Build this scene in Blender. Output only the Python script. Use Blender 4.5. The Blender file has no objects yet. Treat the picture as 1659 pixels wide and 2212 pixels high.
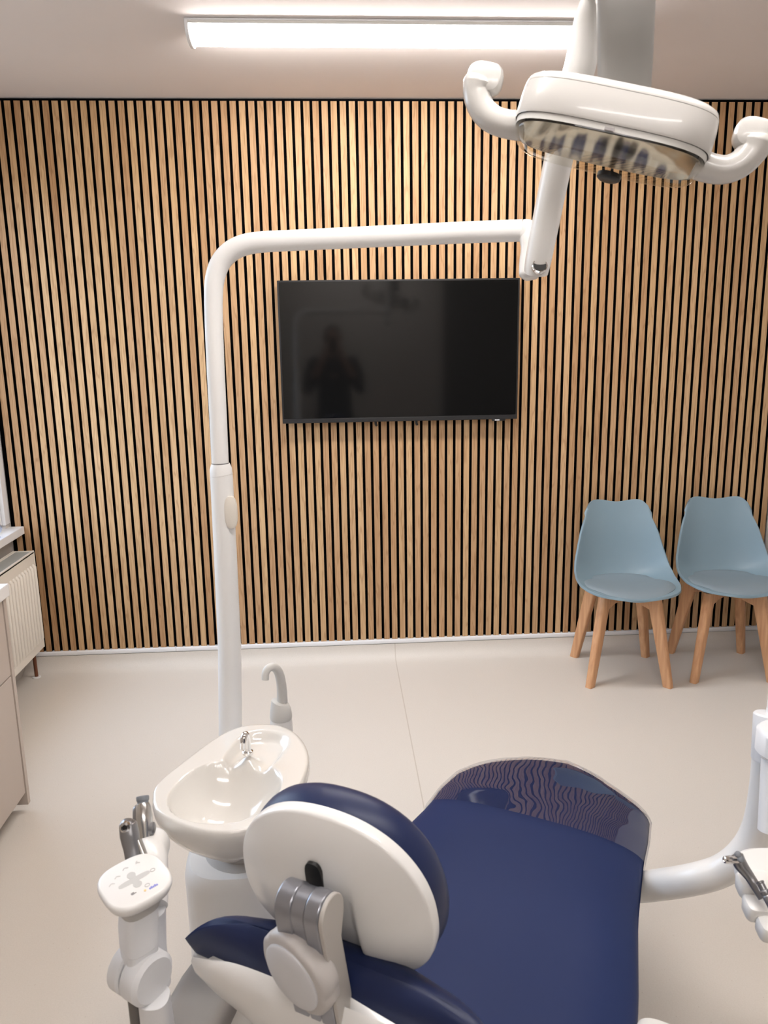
import bpy, bmesh, math, random
from mathutils import Vector, Matrix
from math import sin, cos, pi, radians

S = bpy.context.scene
COL = S.collection

# ------------------------------------------------------------------ camera, light, exposure
CAM_POS = Vector((1.3888, -3.767, 1.5787))
YAW, PITCH, ROLL = .0581, .2133, -.0153
def cam_axes():
    f = Vector((sin(YAW) * cos(PITCH), cos(YAW) * cos(PITCH), -sin(PITCH)))
    r = Vector((cos(YAW), -sin(YAW), 0)); u = r.cross(f)
    return cos(ROLL) * r + sin(ROLL) * u, -sin(ROLL) * r + cos(ROLL) * u, f
CR, CU, CF = cam_axes()
cd = bpy.data.cameras.new('camera'); cam = bpy.data.objects.new('camera', cd); COL.objects.link(cam)
cd.sensor_fit = 'HORIZONTAL'; cd.sensor_width = 36; cd.lens = 36 * 1700 / 1659; cd.clip_start = .02
cd.dof.use_dof = True; cd.dof.focus_distance = 3.3; cd.dof.aperture_fstop = 15
m = Matrix((CR, CU, -CF)).transposed().to_4x4(); m.translation = CAM_POS
cam.matrix_world = m
S.camera = cam
S.view_settings.view_transform = 'Standard'; S.view_settings.look = 'None'
S.view_settings.gamma = 1; S.view_settings.use_curve_mapping = False
S.view_settings.exposure = 0.78

LAMP_GLOW = 26.0          # ceiling luminaire over the slat wall
LAMP_GLOW_REAR = 17.0      # the same luminaire type over the chair, plus one added near the rear wall
DAY = 4.0                 # daylight outside the window

wd = bpy.data.worlds.new('world'); S.world = wd; wd.use_nodes = True
bgn = wd.node_tree.nodes['Background']; bgn.inputs[1].default_value = DAY
_t = wd.node_tree; _c = _t.nodes.new('ShaderNodeTexCoord'); _s = _t.nodes.new('ShaderNodeSeparateXYZ'); _r = _t.nodes.new('ShaderNodeValToRGB')
_t.links.new(_c.outputs['Generated'], _s.inputs[0]); _t.links.new(_s.outputs['Z'], _r.inputs[0]); _t.links.new(_r.outputs[0], bgn.inputs[0])
_r.color_ramp.elements[0].position = .0; _r.color_ramp.elements[0].color = (.13, .13, .12, 1)      # the street and gardens below
_r.color_ramp.elements[1].position = .06; _r.color_ramp.elements[1].color = (.70, .83, 1, 1)       # bright overcast sky

def lamp(name, loc, rot, sx, sy, power, color, portal=False):
    l = bpy.data.lights.new(name, 'AREA'); l.shape = 'RECTANGLE'; l.size = sx; l.size_y = sy
    l.energy = power; l.color = color
    o = bpy.data.objects.new(name, l); o.location = loc; o.rotation_euler = rot; COL.objects.link(o)
    if portal: l.cycles.is_portal = True
    return o
lamp('window_portal', (-.30, -1.05, 1.56), (0, -pi / 2, 0), 1.58, 1.95, 1, (1, 1, 1), True)

# ------------------------------------------------------------------ materials
def nodes(name):
    mt = bpy.data.materials.new(name); mt.use_nodes = True
    nt = mt.node_tree
    return mt, nt, nt.nodes['Principled BSDF']
def N(nt, typ, **kw):
    n = nt.nodes.new(typ)
    for k, v in kw.items():
        if k.startswith('i_'): n.inputs[k[2:].replace('_', ' ')].default_value = v
        else: setattr(n, k, v)
    return n
def M(name, col, rough=.4, metal=0, coat=0, spec=.5, noise=0, nscale=40, bump=0, bscale=200, trans=0, alpha=1, sheen=0):
    mt, nt, b = nodes(name)
    b.inputs['Base Color'].default_value = (*col, 1); b.inputs['Roughness'].default_value = rough
    b.inputs['Metallic'].default_value = metal; b.inputs['Coat Weight'].default_value = coat
    b.inputs['Coat Roughness'].default_value = .06
    b.inputs['Specular IOR Level'].default_value = spec
    b.inputs['Transmission Weight'].default_value = trans; b.inputs['Alpha'].default_value = alpha
    b.inputs['Sheen Weight'].default_value = sheen
    tc = N(nt, 'ShaderNodeTexCoord')
    if noise:
        nz = N(nt, 'ShaderNodeTexNoise', i_Scale=nscale, i_Detail=4)
        nt.links.new(tc.outputs['Object'], nz.inputs['Vector'])
        mx = N(nt, 'ShaderNodeMix', data_type='RGBA')
        mx.inputs['A'].default_value = (*[c * (1 - noise) for c in col], 1)
        mx.inputs['B'].default_value = (*[min(1, c * (1 + noise)) for c in col], 1)
        nt.links.new(nz.outputs['Fac'], mx.inputs['Factor']); nt.links.new(mx.outputs['Result'], b.inputs['Base Color'])
    if bump:
        nz = N(nt, 'ShaderNodeTexNoise', i_Scale=bscale, i_Detail=3)
        nt.links.new(tc.outputs['Object'], nz.inputs['Vector'])
        bp = N(nt, 'ShaderNodeBump', i_Strength=bump, i_Distance=.002)
        nt.links.new(nz.outputs['Fac'], bp.inputs['Height']); nt.links.new(bp.outputs['Normal'], b.inputs['Normal'])
    return mt
def emit(name, col, s):
    mt = bpy.data.materials.new(name); mt.use_nodes = True; nt = mt.node_tree; nt.nodes.clear()
    e = N(nt, 'ShaderNodeEmission'); e.inputs[0].default_value = (*col, 1); e.inputs[1].default_value = s
    o = N(nt, 'ShaderNodeOutputMaterial'); nt.links.new(e.outputs[0], o.inputs[0]); return mt
def clear(name, tint, gloss=.9, rough=.02, wave=0, wscale=(12, 12, 12), ior=1.5, fmax=1.0):
    """thin clear plastic or glass: straight-through transparency plus a fresnel reflection"""
    mt = bpy.data.materials.new(name); mt.use_nodes = True; nt = mt.node_tree; nt.nodes.clear()
    t = N(nt, 'ShaderNodeBsdfTransparent'); t.inputs[0].default_value = (*tint, 1)
    g = N(nt, 'ShaderNodeBsdfAnisotropic'); g.inputs['Roughness'].default_value = rough; g.inputs[0].default_value = (gloss, gloss, gloss, 1)
    f = N(nt, 'ShaderNodeFresnel'); gm = N(nt, 'ShaderNodeNewGeometry')
    io = N(nt, 'ShaderNodeMix'); io.inputs['A'].default_value = ior; io.inputs['B'].default_value = 1 / ior   # same reflectance from both faces
    nt.links.new(gm.outputs['Backfacing'], io.inputs['Factor']); nt.links.new(io.outputs['Result'], f.inputs['IOR'])
    mx = N(nt, 'ShaderNodeMixShader'); o = N(nt, 'ShaderNodeOutputMaterial')
    mm = N(nt, 'ShaderNodeMath', operation='MULTIPLY'); mm.inputs[1].default_value = fmax
    nt.links.new(f.outputs[0], mm.inputs[0])
    nt.links.new(mm.outputs[0], mx.inputs[0]); nt.links.new(t.outputs[0], mx.inputs[1]); nt.links.new(g.outputs[0], mx.inputs[2])
    nt.links.new(mx.outputs[0], o.inputs[0])
    if wave:
        tc = N(nt, 'ShaderNodeTexCoord'); mp = N(nt, 'ShaderNodeMapping'); mp.inputs['Scale'].default_value = wscale
        nz = N(nt, 'ShaderNodeTexNoise', i_Scale=1.0, i_Detail=2, i_Roughness=.45)
        bp = N(nt, 'ShaderNodeBump', i_Strength=wave, i_Distance=.02)
        nt.links.new(tc.outputs['Object'], mp.inputs[0]); nt.links.new(mp.outputs[0], nz.inputs['Vector'])
        nt.links.new(nz.outputs['Fac'], bp.inputs['Height'])
        nt.links.new(bp.outputs['Normal'], g.inputs['Normal'])
    return mt

def oak():
    """oak slats: every 40 mm slat its own tone, with long grain and cathedral figure"""
    mt, nt, b = nodes('oak_veneer')
    L = nt.links.new
    tc = N(nt, 'ShaderNodeNewGeometry'); sp = N(nt, 'ShaderNodeSeparateXYZ'); L(tc.outputs['Position'], sp.inputs[0])
    dv = N(nt, 'ShaderNodeMath', operation='DIVIDE'); dv.inputs[1].default_value = .04; L(sp.outputs['X'], dv.inputs[0])
    fl = N(nt, 'ShaderNodeMath', operation='FLOOR'); L(dv.outputs[0], fl.inputs[0])
    wn = N(nt, 'ShaderNodeTexWhiteNoise', noise_dimensions='1D'); L(fl.outputs[0], wn.inputs['W'])
    off = N(nt, 'ShaderNodeMath', operation='MULTIPLY'); off.inputs[1].default_value = 37.0; L(wn.outputs['Value'], off.inputs[0])
    cx = N(nt, 'ShaderNodeCombineXYZ')
    a = N(nt, 'ShaderNodeMath', operation='ADD'); L(sp.outputs['Z'], a.inputs[0]); L(off.outputs[0], a.inputs[1])
    L(sp.outputs['X'], cx.inputs[0]); L(sp.outputs['Y'], cx.inputs[1]); L(a.outputs[0], cx.inputs[2])
    mp = N(nt, 'ShaderNodeMapping'); mp.inputs['Scale'].default_value = (260, 260, 4.5); L(cx.outputs[0], mp.inputs[0])
    g1 = N(nt, 'ShaderNodeTexNoise', i_Scale=1, i_Detail=6, i_Roughness=.6); L(mp.outputs[0], g1.inputs['Vector'])
    mp2 = N(nt, 'ShaderNodeMapping'); mp2.inputs['Scale'].default_value = (34, 34, 2.6); L(cx.outputs[0], mp2.inputs[0])
    g2 = N(nt, 'ShaderNodeTexNoise', i_Scale=1, i_Detail=2); L(mp2.outputs[0], g2.inputs['Vector'])
    rg = N(nt, 'ShaderNodeMath', operation='MULTIPLY'); rg.inputs[1].default_value = 42.0; L(g2.outputs['Fac'], rg.inputs[0])
    sn = N(nt, 'ShaderNodeMath', operation='SINE'); L(rg.outputs[0], sn.inputs[0])
    mp3 = N(nt, 'ShaderNodeMapping'); mp3.inputs['Scale'].default_value = (12, 12, 1.1); L(cx.outputs[0], mp3.inputs[0])
    g3 = N(nt, 'ShaderNodeTexNoise', i_Scale=1, i_Detail=2); L(mp3.outputs[0], g3.inputs['Vector'])
    # tone per slat
    r1 = N(nt, 'ShaderNodeValToRGB'); L(wn.outputs['Value'], r1.inputs[0])
    e = r1.color_ramp.elements
    e[0].position = 0; e[0].color = (.475, .285, .145, 1); e[1].position = 1; e[1].color = (.615, .41, .230, 1)
    x = r1.color_ramp.elements.new(.35); x.color = (.535, .34, .186, 1)
    x = r1.color_ramp.elements.new(.7); x.color = (.58, .385, .204, 1)
    def mix(fac_out, lo, hi, colour_in, colr, typ='MULTIPLY'):
        mr = N(nt, 'ShaderNodeMapRange'); mr.inputs['From Min'].default_value = lo; mr.inputs['From Max'].default_value = hi
        L(fac_out, mr.inputs['Value'])
        k = N(nt, 'ShaderNodeMix', data_type='RGBA', blend_type=typ); L(mr.outputs[0], k.inputs['Factor'])
        L(colour_in, k.inputs['A']); k.inputs['B'].default_value = (*colr, 1); return k.outputs['Result']
    c = mix(g1.outputs['Fac'], .46, .72, r1.outputs[0], (.72, .64, .55))
    c = mix(sn.outputs[0], .45, 1.6, c, (.60, .50, .42))
    c = mix(g3.outputs['Fac'], .45, .75, c, (.86, .80, .74))
    L(c, b.inputs['Base Color']); b.inputs['Roughness'].default_value = .55; b.inputs['Specular IOR Level'].default_value = .3
    return mt

def floor_mat():
    mt, nt, b = nodes('vinyl_floor'); L = nt.links.new
    g = N(nt, 'ShaderNodeNewGeometry'); sp = N(nt, 'ShaderNodeSeparateXYZ'); L(g.outputs['Position'], sp.inputs[0])
    n1 = N(nt, 'ShaderNodeTexNoise', i_Scale=260, i_Detail=2); L(g.outputs['Position'], n1.inputs['Vector'])
    n2 = N(nt, 'ShaderNodeTexVoronoi', i_Scale=38); L(g.outputs['Position'], n2.inputs['Vector'])
    m1 = N(nt, 'ShaderNodeMix', data_type='RGBA'); L(n1.outputs['Fac'], m1.inputs['Factor'])
    m1.inputs['A'].default_value = (.62, .572, .512, 1); m1.inputs['B'].default_value = (.70, .655, .598, 1)
    lt = N(nt, 'ShaderNodeMath', operation='LESS_THAN'); lt.inputs[1].default_value = .045; L(n2.outputs['Distance'], lt.inputs[0])
    m2 = N(nt, 'ShaderNodeMix', data_type='RGBA'); L(m1.outputs['Result'], m2.inputs['A']); m2.inputs['B'].default_value = (.44, .375, .30, 1)
    ml = N(nt, 'ShaderNodeMath', operation='MULTIPLY'); ml.inputs[1].default_value = .55; L(lt.outputs[0], ml.inputs[0]); L(ml.outputs[0], m2.inputs['Factor'])
    # welded seam between two sheets
    sb = N(nt, 'ShaderNodeMath', operation='SUBTRACT'); sb.inputs[1].default_value = 1.6535; L(sp.outputs['X'], sb.inputs[0])
    ab = N(nt, 'ShaderNodeMath', operation='ABSOLUTE'); L(sb.outputs[0], ab.inputs[0])
    l2 = N(nt, 'ShaderNodeMath', operation='LESS_THAN'); l2.inputs[1].default_value = .0022; L(ab.outputs[0], l2.inputs[0])
    m3 = N(nt, 'ShaderNodeMix', data_type='RGBA'); L(m2.outputs['Result'], m3.inputs['A']); m3.inputs['B'].default_value = (.535, .48, .415, 1)
    L(l2.outputs[0], m3.inputs['Factor']); L(m3.outputs['Result'], b.inputs['Base Color'])
    b.inputs['Roughness'].default_value = .42; b.inputs['Specular IOR Level'].default_value = .35
    return mt

def beech(name, c1, c2):
    mt, nt, b = nodes(name); L = nt.links.new
    tc = N(nt, 'ShaderNodeTexCoord'); mp = N(nt, 'ShaderNodeMapping'); mp.inputs['Scale'].default_value = (70, 70, 5); L(tc.outputs['Object'], mp.inputs[0])
    n = N(nt, 'ShaderNodeTexNoise', i_Scale=1, i_Detail=4); L(mp.outputs[0], n.inputs['Vector'])
    r = N(nt, 'ShaderNodeValToRGB'); L(n.outputs['Fac'], r.inputs[0])
    r.color_ramp.elements[0].position = .3; r.color_ramp.elements[0].color = (*c1, 1)
    r.color_ramp.elements[1].position = .75; r.color_ramp.elements[1].color = (*c2, 1)
    L(r.outputs[0], b.inputs['Base Color']); b.inputs['Roughness'].default_value = .42; return mt

WHITE = M('white_plastic', (.83, .82, .80), .28, coat=.25)
WHITE_SATIN = M('white_satin_lacquer', (.86, .855, .84), .38)
WHITE_COOL = M('cool_white_plastic', (.80, .805, .82), .32)
CREAM = M('cream_plastic', (.80, .75, .67), .35)
CERAMIC = M('white_ceramic', (.73, .705, .66), .10, coat=.6)
GREY_PL = M('light_grey_plastic', (.50, .485, .465), .4)
GREY_LT = M('pale_grey_plastic', (.66, .65, .62), .38)
GREY_BEAM = M('grey_lacquer', (.29, .27, .25), .4)
HOSE = M('grey_hose', (.16, .145, .13), .5)
NAVY = M('navy_leather', (.018, .031, .098), .50, coat=.0, spec=.14, bump=.06, bscale=900)
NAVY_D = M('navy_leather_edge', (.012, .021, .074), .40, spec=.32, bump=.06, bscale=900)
SILVER = M('brushed_silver', (.34, .35, .385), .32, metal=.85)
STEEL = M('polished_steel', (.60, .59, .57), .22, metal=1)
STEEL_D = M('grey_steel', (.30, .30, .31), .34, metal=.9)
CHROME = M('chrome', (.82, .80, .78), .07, metal=1)
BLACK = M('black_plastic', (.006, .006, .006), .4)
FELT = M('black_felt', (.0022, .0022, .0024), .95, spec=.05)
RUBBER = M('grey_rubber', (.20, .215, .24), .55)
SCREEN = M('black_screen', (.0045, .0045, .0045), .07, spec=.45)
BEZEL = M('black_bezel', (.010, .010, .011), .35)
CEIL = M('ceiling_paint', (.76, .70, .675), .9, spec=.1, noise=.02, nscale=3, bump=.25, bscale=18)
WALLP = M('wall_paint', (.66, .63, .60), .85, spec=.15, noise=.02, nscale=5)
WALLW = M('window_wall_paint', (.56, .52, .48), .85, spec=.15)
DOORM = M('dark_door_paint', (.10, .095, .09), .6)
TRIMW = M('white_trim', (.80, .80, .81), .35)
OAK = oak(); FLOOR = floor_mat()
BEECH = beech('beech_wood', (.52, .26, .125), (.70, .40, .21))
BLUE_SHELL = M('grey_blue_plastic', (.205, .29, .34), .42, noise=.03, nscale=9)
BLUE_PAD = M('grey_blue_leatherette', (.215, .27, .305), .48, bump=.10, bscale=700)
TAUPE = M('taupe_cabinet_front', (.50, .43, .375), .45)
TOPW = M('white_worktop', (.82, .81, .80), .3)
RADW = M('radiator_enamel', (.80, .755, .68), .35)
COPPER = M('brown_copper_pipe', (.16, .055, .025), .4, metal=.3)
GLASS = clear('window_glass', (.98, .99, 1))
CRYSTAL = clear('crystal', (.80, .85, .95), .95, .02, .8, (60, 60, 60), 1.6)
FILM = clear('clear_plastic_film', (.95, .95, .97), .80, .012, .30, (4.5, 4.5, 4.5), 2.2, .75)
COVER = clear('clear_lamp_cover', (.95, .94, .90), .95, .03, 0, (1, 1, 1), 1.45, .8)
PRINT = M('grey_print', (.58, .58, .56), .4)
PRINT_D = M('dark_print', (.30, .28, .28), .4)
LOGO_B = M('blue_print', (.30, .32, .72), .4)
LED_Y = M('yellow_print', (.90, .66, .30), .4)
SKIN = M('skin', (.46, .27, .20), .5)
SHIRT = M('dark_navy_cloth', (.012, .014, .022), .85)
TROUSER = M('black_cloth', (.008, .008, .010), .85)
HAIR = M('short_dark_hair', (.02, .013, .01), .7)
GLOW = emit('luminaire_diffuser', (1.0, .955, .925), LAMP_GLOW)
GLOW_R = emit('luminaire_diffuser_rear', (1.0, .955, .925), LAMP_GLOW_REAR)
def reflector():
    mt, nt, b = nodes('ribbed_reflector'); L = nt.links.new
    b.inputs['Base Color'].default_value = (.62, .58, .51, 1); b.inputs['Metallic'].default_value = 1; b.inputs['Roughness'].default_value = .24
    tc = N(nt, 'ShaderNodeTexCoord'); w = N(nt, 'ShaderNodeTexWave', i_Scale=10, i_Distortion=.6); L(tc.outputs['Object'], w.inputs['Vector'])
    bp = N(nt, 'ShaderNodeBump', i_Strength=.35, i_Distance=.006); L(w.outputs['Fac'], bp.inputs['Height']); L(bp.outputs['Normal'], b.inputs['Normal'])
    return mt
REFL = reflector()
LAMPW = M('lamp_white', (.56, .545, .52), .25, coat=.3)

# ------------------------------------------------------------------ mesh helpers
def V(*a): return Vector(a[0] if len(a) == 1 else a)
def wloc(o):
    p = Vector((0, 0, 0))
    while o is not None: p = p + o.location; o = o.parent
    return p
def obj(name, bm, mat, parent=None, smooth=True, bevel=0, segs=2, sub=0, local=False, angle=40, doubles=0):
    if doubles: bmesh.ops.remove_doubles(bm, verts=bm.verts, dist=doubles)
    bmesh.ops.recalc_face_normals(bm, faces=bm.faces)
    if parent is not None and not local:
        bmesh.ops.translate(bm, verts=bm.verts, vec=-wloc(parent))
    me = bpy.data.meshes.new(name); bm.to_mesh(me); bm.free()
    for mm in (mat if isinstance(mat, (list, tuple)) else [mat]): me.materials.append(mm)
    if smooth:
        for p in me.polygons: p.use_smooth = True
        if not sub: me.set_sharp_from_angle(angle=radians(angle))
    o = bpy.data.objects.new(name, me); COL.objects.link(o)
    if parent is not None: o.parent = parent
    if bevel:
        b = o.modifiers.new('bevel', 'BEVEL'); b.width = bevel; b.segments = segs; b.limit_method = 'ANGLE'; b.angle_limit = radians(35)
    if sub:
        s = o.modifiers.new('sub', 'SUBSURF'); s.levels = sub; s.render_levels = sub
    return o
def tag(o, label=None, cat=None, group=None, kind=None):
    if label: o['label'] = label
    if cat: o['category'] = cat
    if group: o['group'] = group
    if kind: o['kind'] = kind
    return o
def thing(name, label, cat, loc=(0, 0, 0), group=None, rz=0):
    o = bpy.data.objects.new(name, None); o.empty_display_size = .05; COL.objects.link(o)
    o.location = loc; o.rotation_euler = (0, 0, rz)
    return tag(o, label, cat, group)
def struct(name, bm, mat, label=None, parent=None, **k):
    o = obj(name, bm, mat, parent, **k)
    if parent is None: tag(o, label, None, None, 'structure')
    return o
BM = bmesh.new
def box(bm, x0, x1, y0, y1, z0, z1, mat=0):
    r = bmesh.ops.create_cube(bm, size=1)
    for v in r['verts']:
        v.co = Vector(((x0 + x1) / 2 + v.co.x * (x1 - x0), (y0 + y1) / 2 + v.co.y * (y1 - y0), (z0 + z1) / 2 + v.co.z * (z1 - z0)))
    return r['verts']
def obox(bm, c, ax, ay, az, sx, sy, sz):
    """box about c with half sizes along three unit axes"""
    r = bmesh.ops.create_cube(bm, size=2)
    for v in r['verts']: v.co = c + ax * (v.co.x * sx) + ay * (v.co.y * sy) + az * (v.co.z * sz)
def loft(bm, rings, cap0=True, cap1=True, closed=True):
    R = [[bm.verts.new(p) for p in r] for r in rings]
    n = len(R[0])
    for a, b in zip(R[:-1], R[1:]):
        for i in range(n if closed else n - 1):
            j = (i + 1) % n
            bm.faces.new((a[i], a[j], b[j], b[i]))
    if cap0 and closed: bm.faces.new(list(reversed(R[0])))
    if cap1 and closed: bm.faces.new(R[-1])
    return R
def sring(c, ax, ay, a, b, n=24, e=2.0):
    out = []
    for i in range(n):
        t = 2 * pi * i / n; cs, sn = cos(t), sin(t)
        x = math.copysign(abs(cs) ** (2 / e), cs); y = math.copysign(abs(sn) ** (2 / e), sn)
        out.append(c + ax * (a * x) + ay * (b * y))
    return out
def frames(pts, up=None):
    pts = [Vector(p) for p in pts]; out = []; prev = None
    for i, p in enumerate(pts):
        t = (pts[min(i + 1, len(pts) - 1)] - pts[max(i - 1, 0)]).normalized()
        if prev is None:
            ref = Vector(up) if up is not None else (Vector((0, 0, 1)) if abs(t.z) < .9 else Vector((1, 0, 0)))
        else: ref = prev
        b = (ref - t * ref.dot(t)).normalized(); prev = b
        out.append((p, t.cross(b).normalized(), b, t))
    return out
def tube(bm, pts, rad, n=20, e=2.0, ry=None, up=None, cap=True):
    fr = frames(pts, up); k = len(fr)
    rr = rad if isinstance(rad, (list, tuple)) else [rad] * k
    r2 = rr if ry is None else (ry if isinstance(ry, (list, tuple)) else [ry] * k)
    loft(bm, [sring(p, x, y, rr[i], r2[i], n, e) for i, (p, x, y, t) in enumerate(fr)], cap, cap)
def spline(pts, k=8):
    pts = [Vector(p) for p in pts]; P = [pts[0] * 2 - pts[1]] + pts + [pts[-1] * 2 - pts[-2]]; out = []
    for i in range(1, len(P) - 2):
        for j in range(k):
            t = j / k; a, b, c, d = P[i - 1], P[i], P[i + 1], P[i + 2]
            out.append(.5 * ((2 * b) + (c - a) * t + (2 * a - 5 * b + 4 * c - d) * t * t + (3 * b - a - 3 * c + d) * t ** 3))
    out.append(pts[-1]); return out
def lerpn(vals, n):
    out = []
    for i in range(n):
        x = i / (n - 1) * (len(vals) - 1); j = min(int(x), len(vals) - 2); f = x - j
        out.append(vals[j] * (1 - f) + vals[j + 1] * f)
    return out
def interp(x, xs, ys):
    if x <= xs[0]: return ys[0]
    for i in range(len(xs) - 1):
        if x <= xs[i + 1]:
            f = (x - xs[i]) / (xs[i + 1] - xs[i]); f = f * f * (3 - 2 * f) if False else f
            return ys[i] * (1 - f) + ys[i + 1] * f
    return ys[-1]
def smooth01(x): x = max(0, min(1, x)); return x * x * (3 - 2 * x)
def lathe(bm, c, axis, prof, n=28, ref=None):
    axis = axis.normalized(); r = ref or (Vector((1, 0, 0)) if abs(axis.x) < .8 else Vector((0, 1, 0)))
    x = (r - axis * r.dot(axis)).normalized(); y = axis.cross(x)
    loft(bm, [sring(c + axis * h, x, y, max(rd, 1e-4), max(rd, 1e-4), n) for rd, h in prof])
X, Y, Z = Vector((1, 0, 0)), Vector((0, 1, 0)), Vector((0, 0, 1))

# ------------------------------------------------------------------ the room
XL, XR, YB, ZC = -.185, 3.557, -5.30, 2.627
b = BM()                                                # vinyl sheet, coved up every wall foot
prof = [(0.0 - .06 + .06 * sin(a), .06 - .06 * cos(a)) for a in [i * pi / 16 for i in range(9)]]
rows = [(YB, 0)] + [(-.06 + .075 - .015 + 0, 0)] if False else None
ys = [(YB, 0.0), (-2.5, 0.0), (-.075, 0.0)] + [(-.075 + .07 * sin(a), .07 - .07 * cos(a)) for a in [i * pi / 16 for i in range(1, 9)]] + [(-.004, .076)]
loft(b, [[Vector((XL, y, z)), Vector((XR, y, z))] for y, z in ys], closed=False)
struct('floor', b, FLOOR, 'beige vinyl sheet floor, coved up under the slat wall')
b = BM(); box(b, XL - .3, XR + .3, YB - .1, .12, ZC, ZC + .1)
struct('ceiling', b, CEIL, 'plain pale painted ceiling', smooth=False)
b = BM(); box(b, XL - .1, XR + .1, .015, .12, -.05, ZC)
wb = struct('wall_back', b, FELT, 'back wall faced with oak slats on black felt', smooth=False)
# panels of fifteen slats, 27 mm oak on a 40 mm pitch
i0, i1 = -4, 89
for p0 in range(-4, 90, 15):
    b = BM()
    for i in range(p0, min(p0 + 15, 89)):
        box(b, i * .04, i * .04 + .027, 0, .0149, .10, 2.614)
    b.normal_update()
    for f_ in b.faces:
        if f_.normal.y > -.5: f_.material_index = 1
    obj('oak_slat_panel', b, [OAK, FELT], wb, smooth=False)
b = BM(); box(b, XL, XR, .001, .0149, .0765, .10)
for x in (.555, 2.935): box(b, x, x + .0012, -.0016, .0005, .0765, .0995)
b2 = BM()
pr_ = [(.0149, .0755), (.0, .0755), (-.006, .079), (-.0085, .088), (-.006, .096), (0, .0995), (.0149, .0995)]
for x0, x1 in ((XL, .5545), (.5557, 2.9347), (2.936, XR)):
    loft(b2, [[Vector((x, y, z)) for y, z in pr_] for x in (x0, x1)])
b.free()
struct('trim_1', b2, TRIMW, 'white capping strip under the oak slats')
b = BM(); box(b, XR, XR + .1, YB, .12, -.05, ZC)
struct('wall_right', b, WALLP, 'pale painted right-hand wall beside the blue chairs', smooth=False)
b = BM(); box(b, XL - .1, XR + .1, YB - .1, YB, -.05, ZC)
struct('wall_rear', b, WALLP, 'pale wall behind the photographer', smooth=False)
b = BM(); box(b, 2.60, 3.53, YB, YB + .03, 0, 2.25)
dr = struct('door_1', b, DOORM, 'dark door in the wall behind the photographer', smooth=False)
b = BM(); tube(b, [Vector((2.70, YB + .03, 1.05)), Vector((2.70, YB + .07, 1.05)), Vector((2.82, YB + .07, 1.05))], .009)
obj('door_handle', b, STEEL, dr)
# wall with the window
wy0, wy1, wz0, wz1 = -2.05, -.045, .758, 2.36
b = BM()
box(b, XL - .16, XL, YB, .12, -.05, wz0 - .02); box(b, XL - .16, XL, YB, .12, wz1, ZC)
box(b, XL - .16, XL, YB, wy0, wz0 - .02, wz1); box(b, XL - .16, XL, wy1, .12, wz0 - .02, wz1)
struct('wall_left', b, WALLW, 'painted left-hand wall with the window', smooth=False)
b = BM()
f = .055
for (y0, y1, z0, z1) in ((wy1 - f, wy1, wz0, wz1), (wy0, wy0 + f, wz0, wz1), (wy0 + f, wy1 - f, wz1 - f, wz1), (wy0 + f, wy1 - f, wz0, wz0 + f), (-1.08, -1.02, wz0 + f, wz1 - f)):
    box(b, XL - .075, XL - .012, y0, y1, z0, z1)
wn = struct('window_1', b, TRIMW, 'white framed window over the radiator', bevel=.004)
b = BM()
for y0, y1 in ((wy1 - f - .03, wy1 - f), (-1.02, -.99), (wy0 + f, wy0 + f + .03), (-1.11, -1.08)):
    box(b, XL - .06, XL - .03, y0, y1, wz0 + f, wz1 - f)
obj('sash', b, TRIMW, wn, bevel=.003)
b = BM(); box(b, XL - .048, XL - .044, wy0 + f, wy1 - f, wz0 + f, wz1 - f)
obj('pane', b, GLASS, wn, smooth=False)
b = BM(); box(b, XL - .012, XL + .006, wy1 - .012, wy1 + .040, wz0, wz1 + .03); box(b, XL - .012, XL + .006, wy0 - .04, wy0 + .012, wz0, wz1 + .03)
obj('casing', b, TRIMW, wn, bevel=.003)
b = BM(); box(b, XL - .08, -.118, wy0 - .06, -.003, .704, .741)
struct('trim_2', b, TRIMW, 'white window sill above the radiator', bevel=.003)
b = BM(); box(b, XL, -.165, wy0, -.03, .682, .704)
struct('trim_3', b, GREY_LT, 'narrow batten under the window sill', smooth=False)

# ------------------------------------------------------------------ ceiling luminaires
def luminaire(x0, x1, yc, glow, label):
    t = thing('ceiling_light', label, 'ceiling light', ((x0 + x1) / 2, yc, ZC), 'linear ceiling lights')
    hw = .072
    b = BM()                                            # curved opal diffuser
    pr = [(yc - hw + 2 * hw * i / 14, ZC - .010 - .044 * math.sqrt(max(0, 1 - (2 * i / 14 - 1) ** 2)) ** .8) for i in range(15)]
    loft(b, [[Vector((x, y, z)) for y, z in [(yc - hw, ZC - .0065)] + pr + [(yc + hw, ZC - .0065)]] for x in (x0 + .012, x1 - .012)])
    obj('diffuser', b, glow, t)
    b = BM(); box(b, x0 + .004, x1 - .004, yc - hw - .012, yc + hw + .012, ZC - .008, ZC - .0005)
    obj('housing', b, TRIMW, t, bevel=.003)
    for s in (-1, 1):
        b = BM(); box(b, x0 + .004, x1 - .004, yc + s * (hw + .004) - .007, yc + s * (hw + .004) + .007, ZC - .017, ZC - .007)
        obj('rim', b, GREY_LT, t, bevel=.002)
    b = BM(); box(b, x0 + .012, x1 - .012, yc + hw + .013, yc + hw + .020, ZC - .016, ZC - .002)
    obj('light_strip', b, glow, t)
    for x in (x0, x1 - .012):
        b = BM()
        pr = [(yc - hw - .012, ZC - .001)] + [(yc - (hw + .012) * cos(a), ZC - .012 - .048 * sin(a) ** .8) for a in [i * pi / 14 for i in range(15)]] + [(yc + hw + .012, ZC - .001)]
        loft(b, [[Vector((xx, y, z)) for y, z in pr] for xx in (x, x + .012)])
        obj('end_cap', b, TRIMW, t, bevel=.002)
    return t
luminaire(.925, 2.40, -.790, GLOW, 'long glowing ceiling light nearest the slat wall, above the television')
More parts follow.
